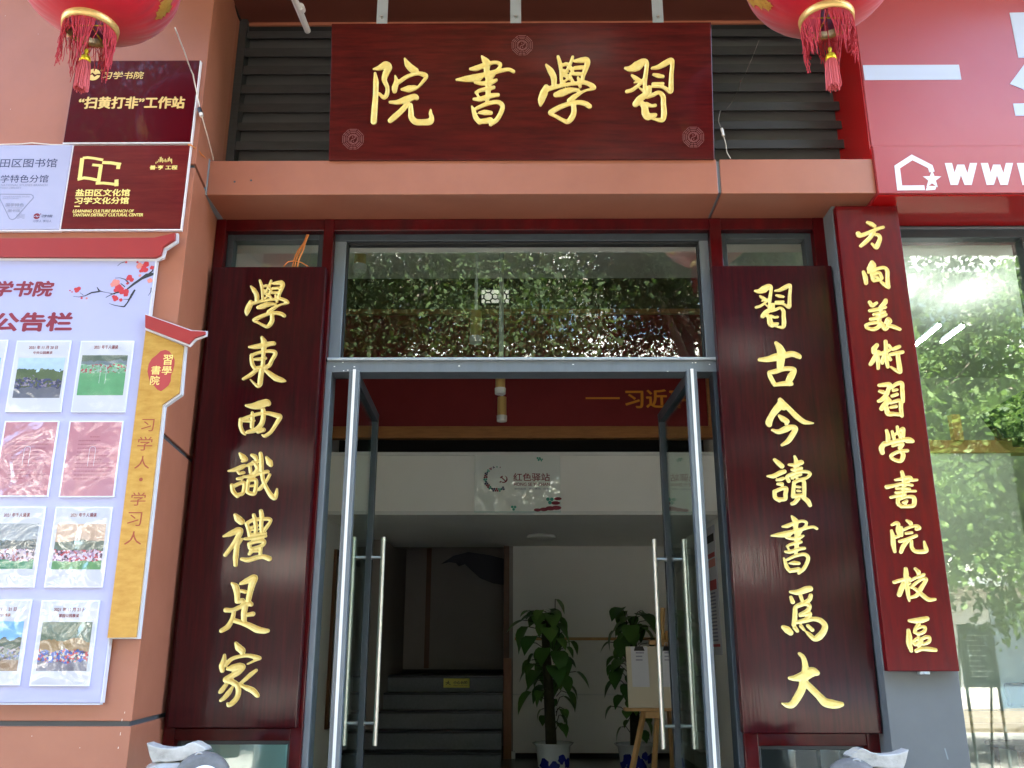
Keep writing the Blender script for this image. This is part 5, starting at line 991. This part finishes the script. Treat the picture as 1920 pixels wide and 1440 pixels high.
struct('shop_front_header', MB().box(xh0, xh1, .17, .3, zg1+.05, zc2), M['wallcool'])
zq0, zq1 = float(at(1850, 850, 2.4)[2]), float(at(1850, 826, 2.4)[2])
bb = thing('hanging_bulkhead', 'pale bulkhead with an oak band hanging inside the shop', 'bulkhead', (3, 2.4, zq0)); xe = float(at(1898, 870, 2.4)[0])
part('oak_band', MB().box(xh0, 5, 2.38, 2.5, zq0, zq1), M['pine'], bb, bevel=.004); part('panel', MB().box(xh0, xe, 2.4, 2.48, .75, zq0), M['wallcool'], bb)
for k, (ax, ay, bx, by) in enumerate(((1716, 648, 1762, 610), (1766, 641, 1806, 612))):
    p, q = atz(ax, ay, zc2-.30), atz(bx, by, zc2-.30)
    a_, b_ = atz((ax+bx)/2, (ay+by)/2, zc2-.30), None
    t = thing('tube_light', ('left' if k == 0 else 'right')+' one of two lit white tube lights inside the shop', 'tube light', (a_[0], a_[1], zc2-.30), 'tube lights inside the shop')
    p, q = np.array(p), np.array(q); part('tube', MB().tube([p, q], .009, 10), M['lamp'], t); part('batten', MB().tube([p+np.array([0, 0, .022]), q+np.array([0, 0, .022])], .009, 4), M['aludark'], t)
zd1, zd0 = float(at(1850, 1352, 1.3)[2]), float(at(1850, 1374, 1.3)[2])
ds = thing('counter_desk', 'pale yellow wooden desk inside the shop window', 'desk', (3, 1.3, 0))
part('top', MB().box(XPR+.06, 4.4, 1.28, 1.9, zd1-.01, zd1+.02), M['pine'], ds, bevel=.004); part('apron', MB().box(XPR+.08, 4.4, 1.30, 1.34, zd0, zd1-.012), M['pine'], ds)
for x in (XPR+.12, 4.3):
    for y in (1.34, 1.84): part('leg', MB().box(x-.025, x+.025, y-.025, y+.025, 0, zd0), M['pine'], ds)
ch = at(1910, 1340, 2.2)
cb = thing('shop_chair', 'brown chair back at the lower right inside the shop', 'chair', (ch[0], 2.2, 0)); part('backrest', MB().box(ch[0]-.05, ch[0]+.4, 2.2, 2.26, .7, .86), M['brownwall'], cb, bevel=.02); part('seat', MB().box(ch[0]-.05, ch[0]+.4, 2.22, 2.65, .42, .46), M['brownwall'], cb, bevel=.02)
for sx in (0, .35):
    for sy in (2.24, 2.6): part('leg', MB().box(ch[0]+sx-.02, ch[0]+sx+.02, sy-.02, sy+.02, 0, .42), M['darkwood'], cb)
for k, (xx, l_) in enumerate(((1797, 'left'), (1880, 'right'))):
    a_, b_ = at(xx, 826, 2.36), at(xx-8, 778, 2.36); solo('oak_bracket', MB().prism([(a_[0]-.035, a_[2]), (a_[0]+.035, a_[2]), (b_[0]+.035, b_[2]), (b_[0]-.035, b_[2])], -2.40, -2.34, axis='y'), M['pine'], l_+' oak bracket standing on the bulkhead band inside the shop', 'bracket')
a_, b_ = at(1872, 828, 2.2), at(1990, 755, 2.2); 
tv = thing('wall_screen', 'dark screen above the bulkhead band at the right inside the shop', 'screen', (b_[0], 2.2, a_[2])); part('panel', MB().prism([(a_[0]+.05, a_[2]+.03), (b_[0], a_[2]+.03), (b_[0], b_[2]+.25), (a_[0]-.06, b_[2]-.08)], -2.3, -2.2, axis='y'), M['screen'], tv, bevel=.01); part('bracket', MB().box(a_[0]+.2, a_[0]+.3, 2.3, 2.4, a_[2], a_[2]+.2), M['aludark'], tv)
# ================================================================== lanterns
def lantern(label, px, py, Y, a, c_, seed, decals, tilt=(0, 0), tz=.012, tx=0):
    pole = at(px, py, Y); cz = pole[2]+c_*.95; C0 = np.array([pole[0], Y, cz]); r = random.Random(seed)
    Tm = Matrix.Translation(C0.tolist()) @ Matrix.Rotation(tilt[0], 4, 'X') @ Matrix.Rotation(tilt[1], 4, 'Y')
    t = thing('red_lantern', label, 'lantern', Tm, 'red lanterns over the entrance')
    NR = 24; rg = .105
    th0 = math.asin(rg/a); prof = [(a*math.sin(q), -c_*math.cos(q)) for q in np.linspace(th0, math.pi-th0, 29)]
    part('shade', MB().lathe(prof, n=NR*6, fn=lambda q, i, z: 1-.022*(1-abs(math.sin(NR*q/2)))**3*min(1, i/5, (28-i)/5)-.0), M['lantern'], t, smooth=True, local=True)
    zb_ = prof[0][1]
    for s_, zz_ in ((1, zb_), (-1, -zb_)):
        part('gold_ring', MB().lathe([(rg-.006, zz_-.03*s_), (rg+.004, zz_-.03*s_), (rg+.007, zz_), (rg+.002, zz_+.012*s_), (rg-.006, zz_+.01*s_), (rg-.006, zz_-.03*s_)], n=48), M['ring'], t, smooth=True, local=True)
    m = MB()
    for x_, q in decals:                                           # gold foil blossoms on the cloth
        for j in range(9):
            dx, dq = r.uniform(-.1, .1), r.uniform(-.13, .13); s0 = .014+.022*r.random()
            cen_a, cen_q = x_+dx, q+dq; ring = []
            for i in range(15):
                aa = 2*math.pi*i/15; k_ = s0*(1+.35*math.cos(5*aa)+.1*r.random()); A = cen_a+k_*math.cos(aa)/a; Q = cen_q+k_*math.sin(aa)/c_*.9
                ring.append((1.004*a*math.sin(Q)*math.cos(A), 1.004*a*math.sin(Q)*math.sin(A), -1.004*c_*math.cos(Q)))
            cc_ = np.mean(ring, 0)*1.003; m.add(ring+[tuple(cc_)], [(i, (i+1) % 15, 15) for i in range(15)])
    part('gold_blossoms', m, M['lantgold'], t, local=True)
    m = MB()
    for i in range(170):
        q = 2*math.pi*(i+.5*r.random())/170; cl_ = .35+.65*abs(math.sin(q*2.5+seed))**.7; ln = (.09+.1*r.random())*cl_+.02
        if abs(math.sin(q*2.5+seed)) < .2: continue
        x, y = (rg-.003)*math.cos(q), (rg-.003)*math.sin(q); P = [(x, y, zb_-.025)]
        tw = r.uniform(-.5, .5); pull = round(q*2.5/math.pi)*math.pi/2.5-q
        for k_ in range(1, 6):
            f = k_/5; qq = q+pull*.35*f+tw*.15*f*math.sin(f*5); rr_ = rg*(1-.06*f)+.012*r.uniform(-1, 1)*f; P.append((rr_*math.cos(qq), rr_*math.sin(qq), zb_-.025-ln*f))
        m.tube(P, .0016, 4, cap=False)
    for i in range(26):                                            # tangled loops
        q = r.uniform(0, 6.28); P = []
        for k_ in range(8): f = k_/7; qq = q+.7*f; P.append((rg*.95*math.cos(qq), rg*.95*math.sin(qq), zb_-.03-.05*math.sin(math.pi*f)*(.4+r.random())))
        m.tube(P, .0013, 4, cap=False)
    part('fringe', m, M['thread'], t, local=True)
    m = MB(); m.tube([(0, 0, zb_+.04), (0, 0, zb_-.11-tz)], .0025, 5); part('cord', m, M['thread'], t, local=True)
    part('cross_wire', MB().tube([(-rg, 0, zb_+.0), (rg, 0, zb_+.0)], .003, 6).tube([(0, -rg, zb_+.003), (0, rg, zb_+.003)], .003, 6), M['brass'], t, local=True)
    zt3 = zb_-.105-tz
    ca = part('tassel_cap', MB().lathe([(0, zt3), (.006, zt3), (.008, zt3-.01), (.005, zt3-.02), (.007, zt3-.03), (.018, zt3-.036), (.0215, zt3-.05), (.0225, zt3-.062), (.019, zt3-.062)], n=20), M['brass'], t, smooth=True, local=True)
    m = MB()
    for i in range(80):
        q = i*2.4; k_ = math.sqrt((i+.5)/80); x, y = .02*k_*math.cos(q), .02*k_*math.sin(q); f = 1.35+.25*r.random()
        m.tube([(x, y, zt3-.055), (x*1.35, y*1.35, zt3-.1), (x*f, y*f, zt3-.175-.025*r.random())], .0019, 4, cap=False)
    part('tassel_threads', m, M['thread2'], ca, local=True)
    for s_ in (0,): part('hanger_wire', MB().tube([(0, 0, c_*.9), (0, 0, c_+.5)], .004, 6), M['steel'], t, local=True)
lantern('red cloth lantern at the upper left in front of the pier plaques', 170, 48, -1.15, .335, .30, 2, [(-.35, 1.0), (-.1, 1.2), (.15, .95), (2.4, 1.2), (-.6, 1.35), (4.2, 1.3)])
lantern('red cloth lantern at the upper right in front of the red shop sign', 1549, 34, -1.15, .325, .30, 5, [(3.5, 1.05), (3.8, 1.3), (3.1, .9), (.6, 1.2), (2.9, 1.2)], tz=.04)
# ------------------------------------------------------------------ cables
def wire(name, label, pts, r, mt, cat='cable'):
    P = [at(x, y, Y) for x, y, Y in pts]; P = [q[:3] for q in cr([tuple(p) for p in P], 6)] if len(P) > 2 else P
    return solo(name, MB().tube(P, r, 6), mt, label, cat, smooth=True)
lc = thing('lantern_lead', 'thin white lead running from the left lantern past the plaques with a black plug', 'cable', at(372, 205, -.53))
P = [at(x, y, Y) for x, y, Y in ((328, 52, -1.0), (345, 95, -.8), (362, 140, -.6), (371, 185, -.53), (374, 200, -.525))]; part('lead', MB().tube([q[:3] for q in cr([tuple(p) for p in P], 6)], .0032, 6), M['cable'], lc, smooth=True)
a, b = at(373.5, 203, -.525), at(376.5, 212, -.525); part('plug', MB().tube([a, b], .010, 10), M['cableblack'], lc); c2 = at(378, 218, -.525); part('socket', MB().tube([b, c2], .009, 10), M['cable'], lc)
P = [at(x, y, Y) for x, y, Y in ((378, 217, -.525), (386, 245, -.45), (394, 275, -.35), (400, 300, -.25))]; part('lead', MB().tube([q[:3] for q in cr([tuple(p) for p in P], 6)], .0026, 6), M['cable'], lc, smooth=True)
wire('orange_lead', 'short curved orange lead at the corner above the wood-grain plaque', ((352, 271, -.54), (362, 275, -.52), (378, 290, -.42), (390, 303, -.25)), .0035, M['orangecable'])
wire('thin_wire', 'thin pale wire dangling from the right lantern to the louvres', ((1423, 76, -1.05), (1405, 120, -.6), (1388, 152, -.2), (1375, 185, -.02), (1362, 205, .02)), .0013, M['wiregrey'])
jw = thing('joined_wire', 'white wire with a clear connector hanging beside the name board', 'cable', at(1352, 240, -.25))
P = [at(x, y, -.25) for x, y in ((1351, 207), (1347, 225), (1351, 238), (1353, 243))]; part('wire', MB().tube([q[:3] for q in cr([tuple(p) for p in P], 6)], .002, 6), M['wiregrey'], jw); a, b = at(1353, 241, -.25), at(1356, 254, -.25); part('connector', MB().tube([a, b], .008, 8), M['frost'], jw)
P = [at(x, y, -.25) for x, y in ((1356, 253), (1361, 270), (1363, 285), (1370, 297))]; part('wire', MB().tube([q[:3] for q in cr([tuple(p) for p in P], 6)], .002, 6), M['cable'], jw)
m = MB(); a, b = at(553, 0, -.6), at(577, 58, -.35); m.tube([np.array(a)+(np.array(a)-np.array(b))*.5, b], .0165, 12); c2 = at(562, 12, -.54); d2 = at(565, 16, -.52); 
t = thing('conduit_pipe', 'pale plastic conduit slanting down in front of the left louvres', 'pipe', b); part('tube', m, M['pipe'], t, smooth=False); part('coupling', MB().tube([c2, np.array(c2)+(np.array(b)-np.array(a))*.13], .022, 12), M['pipe'], t)
t = thing('orange_cable', 'pair of orange cables hanging behind the left couplet board in the narrow window', 'cable', at(570, 470, .03))
m = MB()
for dx in (0, 5, -4): m.tube([q[:3] for q in cr([tuple(at(x+dx*(.3 if i < 2 else 1), y, .03-.002*dx)) for i, (x, y) in enumerate(((577, 440), (571, 455), (563, 470), (556, 486), (552, 505)))], 6)], .0042, 6)
part('strands', m, M['orangecable'], t, smooth=True); m = MB(); m.tube([q[:3] for q in cr([tuple(at(x, y, .02)) for x, y in ((532, 500), (540, 491), (552, 489), (565, 492), (578, 500))], 6)], .003, 6); part('loop', m, M['orangecable'], t, smooth=True)
# thin black wires on the louvre back
for k, pts in enumerate((((596, 72), (606, 90)), ((615, 105), (622, 122)))):
    pass
# ================================================================== carved stones by the door
def guardian(label, cx, ytop, Y, sgn):
    k = float(at(cx+100, 1415, Y)[0]-at(cx, 1415, Y)[0])/100; o = at(cx, ytop, Y); x, zt_ = float(o[0]), float(o[2])
    t = thing('carved_stone', label, 'stone carving', (x, Y, GZ), 'carved stones flanking the door'); zc_ = zt_-62*k
    q = lambda dx, dy: (x+sgn*dx*k, zt_-dy*k)
    prof = [(0, GZ-zc_+.3), (.17, GZ-zc_+.3), (.19, -.35), (76*k, -60*k), (78*k, -25*k), (70*k, 6*k), (52*k, 24*k), (30*k, 33*k), (0, 36*k)]
    part('body', MB().lathe(prof, (x, Y+.02, zc_), 60, fn=lambda a, i, z: 1+.03*math.sin(9*a+i*2.1)*min(1, i/3)), M['fwrap'], t, smooth=True)
    m = MB()
    for row in range(6):
        for j in range(15):
            a = math.pi*(1.04+.92*(j+.5*(row % 2))/15); rr_ = (79-1.5*row if row < 3 else 77-8*(row-2))*k; z_ = zc_+(-34+11*row)*k
            P = [(x+(rr_+.004)*math.cos(a+.1*math.cos(b)), Y+.02+(rr_+.004)*math.sin(a+.1*math.cos(b)), z_+11*k*math.sin(b)) for b in np.linspace(math.pi*1.05, math.pi*1.95, 6)]; m.tube(P, 1.5*k, 5)
    part('scales', m, M['fwrap'], t, smooth=True)
    col = [q(-49, 0), q(-44, 3), q(-38, 4.5), q(-30, 7.5), q(-20, 9), q(-8, 10), q(6, 9.5), q(14, 7), q(22, 5), q(28, 1.5), q(35, -1), q(43, 0), q(50, 4), q(57, 7), q(63, 12), q(56, 18), q(47, 23), q(36, 27), q(24, 30.5), q(8, 32), q(-8, 34), q(-22, 33), q(-34, 34.5), q(-38, 28), q(-41, 22), q(-44, 14)]
    part('collar', MB().prism(col, .72-.0, .72+.07, axis='y'), M['fwrapw'], t, bevel=.006)
    m = MB(); c2 = col[:15]; r8 = random.Random(3)
    for i in range(len(c2)-1):
        (x0_, z0_), (x1_, z1_) = c2[i], c2[i+1]; j = .006*r8.random(); m.add([(x0_, Y-.064, z0_-.002), (x1_, Y-.064, z1_-.002), (x1_, Y+.01, z1_-.008-j), (x0_, Y+.01, z0_-.008)], [(0, 1, 2, 3)])
    part('inner_lip', m, M['fstone'], t)
    m = MB()
    for cx_, cy_, r0 in ((58, 24, 11), (44, 36, 9), (66, 38, 7), (30, 42, 7), (-20, 44, 6)):
        P = []
        for i in range(15): aa = i*.55; r_ = (r0-.65*i*r0/10)*k; u, z = q(cx_+r_/k*math.cos(aa), cy_); P.append((u, Y-.118-.004*i*.1, z+r_*math.sin(aa)))
        part('curl', MB().tube(P, 1.8*k, 6), M['fwrap'], t, smooth=True)
    dx, dz = q(62, 66)
    d = part('drum', MB().lathe([(0, -.06), (44*k, -.06), (50*k, -.04), (52*k, 0), (50*k, .04), (44*k, .06), (0, .06)], n=44), M['fstone'], t, smooth=True, local=True)
    d.matrix_local = Matrix.Translation((dx-x, -.08, dz-GZ)) @ Matrix.Rotation(R_(22*sgn), 4, 'Z') @ Matrix.Rotation(R_(90), 4, 'X')
    part('ring', MB().lathe([(24*k, .058), (30*k, .066), (32*k, .074), (27*k, .078), (22*k, .068)], n=36), M['white'], d, smooth=True, local=True)
    part('plinth', MB().box(x-.24, x+.24, Y-.2, Y+.24, GZ+.06, GZ+.3), M['fstone'], t, bevel=.02)
M['fwrapw'] = mat('white_wrapping_sheet', L(196, 194, 188), .35, coat=.3, bump=.6, bs=18, var=L(150, 148, 142), vs=16)
guardian('carved grey stone wrapped in clear plastic left of the door', 337, 1389, -.72, 1)
guardian('carved grey stone wrapped in clear plastic right of the door', 1641, 1401, -.72, -1)
# ================================================================== across the street (seen mirrored in the panes)
def tree(name, label, x, y, h, cr_, th, nl, seed, mt, lsz=.16, low=.32):
    r = np.random.default_rng(seed); t = thing(name, label, 'tree', (x, y, GZ), 'street trees across the road')
    m = MB(); top = np.array([x+.3*r.normal(), y+.3*r.normal(), GZ+h*.62]); m.tube([(x, y, GZ), ((x+top[0])/2+.15, (y+top[1])/2, GZ+h*.3), top], [th, th*.75, th*.45], 9)
    ends = []
    for i in range(9):
        a = i*2.4; st_ = np.array([x, y, GZ+h*(low+.03*i)]); e = st_+np.array([cr_*.75*math.cos(a), cr_*.75*math.sin(a), h*(.22+.1*r.random())]); m.tube([st_, (st_+e)/2+np.array([0, 0, .25]), e], [th*.4, th*.25, th*.1], 6); ends += [e, (st_+e)/2]
    part('trunk', m, M['bark'], t, smooth=True)
    ncl = 52; cen = []
    for i in range(ncl):
        u = r.normal(size=3); u /= np.linalg.norm(u); f = r.random()**.45; cen.append(np.array([x, y, GZ+h*.58])+u*f*np.array([cr_, cr_, h*.38]))
    cen += ends; cen = np.array(cen); ci = r.integers(0, len(cen), nl); P = cen[ci]+r.normal(size=(nl, 3))*np.array([.42, .42, .30])*cr_/3.5
    d = r.normal(size=(nl, 3)); d[:, 2] -= .5; d /= np.linalg.norm(d, axis=1)[:, None]; s_ = np.cross(d, r.normal(size=(nl, 3))); s_ /= np.linalg.norm(s_, axis=1)[:, None]
    ln = lsz*(.6+.8*r.random(nl))[:, None]; wd_ = ln*.27
    V = np.stack([P, P+d*ln*.45+s_*wd_, P+d*ln, P+d*ln*.45-s_*wd_], 1).reshape(-1, 3); me = bpy.data.meshes.new('crown')
    im = np.array(RM[t.name].inverted()); V = V@im[:3, :3].T+im[:3, 3]
    me.vertices.add(len(V)); me.vertices.foreach_set('co', V.ravel()); me.loops.add(4*nl); me.loops.foreach_set('vertex_index', np.arange(4*nl)); me.polygons.add(nl); me.polygons.foreach_set('loop_start', np.arange(0, 4*nl, 4)); me.polygons.foreach_set('loop_total', np.full(nl, 4)); me.update(); me.validate()
    me.materials.append(mt); o = bpy.data.objects.new('crown', me); COL.objects.link(o); o.parent = t
TR = [('tree', 'tall dense street tree opposite the left couplet board', -4.6, -10.5, 14.5, 4.9, .26, 130000, 1, M['leafbacklit'], .11, .34), ('tree', 'tall dense street tree opposite the right couplet board', 3.4, -10.8, 14.8, 4.6, .24, 120000, 8, M['leafbacklit'], .11, .34), ('tree', 'dense street tree opposite the pier', -11.5, -10.5, 14, 4.4, .24, 40000, 2, M['leafbacklit'], .11, .34),
      ('tree', 'bright young tree opposite the shop window', 5.4, -8.4, 7.0, 2.1, .08, 20000, 4, M['leaf'], .125, .3), ('tree', 'bright leafy tree beyond the shop window', 8.8, -9.4, 8.2, 2.7, .12, 24000, 5, M['leaf'], .125, .3), ('tree', 'bright leafy tree farthest along the right kerb', 13.5, -9.8, 9, 3, .14, 20000, 15, M['leaf'], .16, .3), ('tree', 'darker tree standing back between the two tall street trees', -.6, -16.2, 12.5, 5.2, .24, 70000, 21, M['leafbacklit'], .1, .2), ('tree', 'broad street tree at the far left of the road', -18, -11, 12, 4, .2, 14000, 6, M['leafbacklit'], .14, .3)]  # the back tree is added to screen the bright block from the transom
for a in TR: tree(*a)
ob = thing('apartment_block', 'pale apartment block with long balconies across the street', 'building', (6, -22, GZ))
part('wall', MB().box(-26, 26, -31, -22, GZ, 17), M['bldg'], ob)
for k in range(5):
    z = 2.9+k*3.1; part('balcony_slab', MB().box(-26, 26, -22, -20.8, z, z+.9), M['bldg'], ob); part('slab_edge', MB().box(-26, 26, -20.8, -20.7, z-.1, z+.12), M['bldgrey'], ob)
    for j in range(13):
        wdw = part('window', MB().box(-25+j*4, -22.2+j*4, -22.03, -21.98, z+1.0, z+2.7), M['bldgglass'], ob); part('mullion', MB().box(-23.65+j*4, -23.55+j*4, -22.06, -22.0, z+1.0, z+2.7), M['aludark'], wdw)
for j in range(8): part('shopfront', MB().box(-25+j*6.4, -20+j*6.4, -22.03, -21.98, GZ, 2.4), M['bldgglass'], ob)
ab = thing('chalkboard_sign', 'pale-framed chalkboard on tall legs standing across the pavement', 'sign', (6.1, -8.0, GZ))
part('frame', MB().box(5.86, 6.34, -8.02, -7.99, .62, 1.42), M['chalkframe'], ab, bevel=.01); part('slate', MB().box(5.90, 6.30, -7.99, -7.982, .67, 1.37), M['chalk'], ab)
for x_ in (5.89, 6.31): part('leg', MB().tube([(x_, -8.01, GZ+.06), (x_, -8.01, .62)], .02, 6), M['chalkframe'], ab); part('back_leg', MB().tube([(x_, -8.5, GZ+.06), (x_, -8.02, 1.3)], .016, 6), M['chalkframe'], ab)
m = MB(); r5 = random.Random(2)
for i in range(9): x_ = 5.94; z_ = 1.27-i*.065; m.box(x_+.02*r5.random(), x_+.14+.18*r5.random(), -7.982, -7.979, z_, z_+.012)
part('chalk_lines', m, M['white'], ab)
m = MB(); r6 = random.Random(8)
for px, py in ((360, 357), (363, 377)): u = at(px, py, -.3); 
for px, py, w_, h_ in ((229, 1350, 1.2, 4), (234, 1336, 1, 3), (226, 1376, 1, 5), (222, 1402, 1.4, 3), (60, 1380, 1, 1.4), (150, 1402, 1.2, 1), (10, 30, 1.4, 1), (72, 64, 1, 1), (20, 205, 1, 1.2)):
    u = at(px, py, -.5); k = .0013; m.add([(u[0]-w_*k, -.5015, u[2]-h_*k), (u[0]+w_*k, -.5015, u[2]-h_*k*.7), (u[0]+w_*k*.8, -.5015, u[2]+h_*k), (u[0]-w_*k*.6, -.5015, u[2]+h_*k*.8)], [(0, 1, 2, 3)])
part('paint_specks', m, M['cable'], pier)
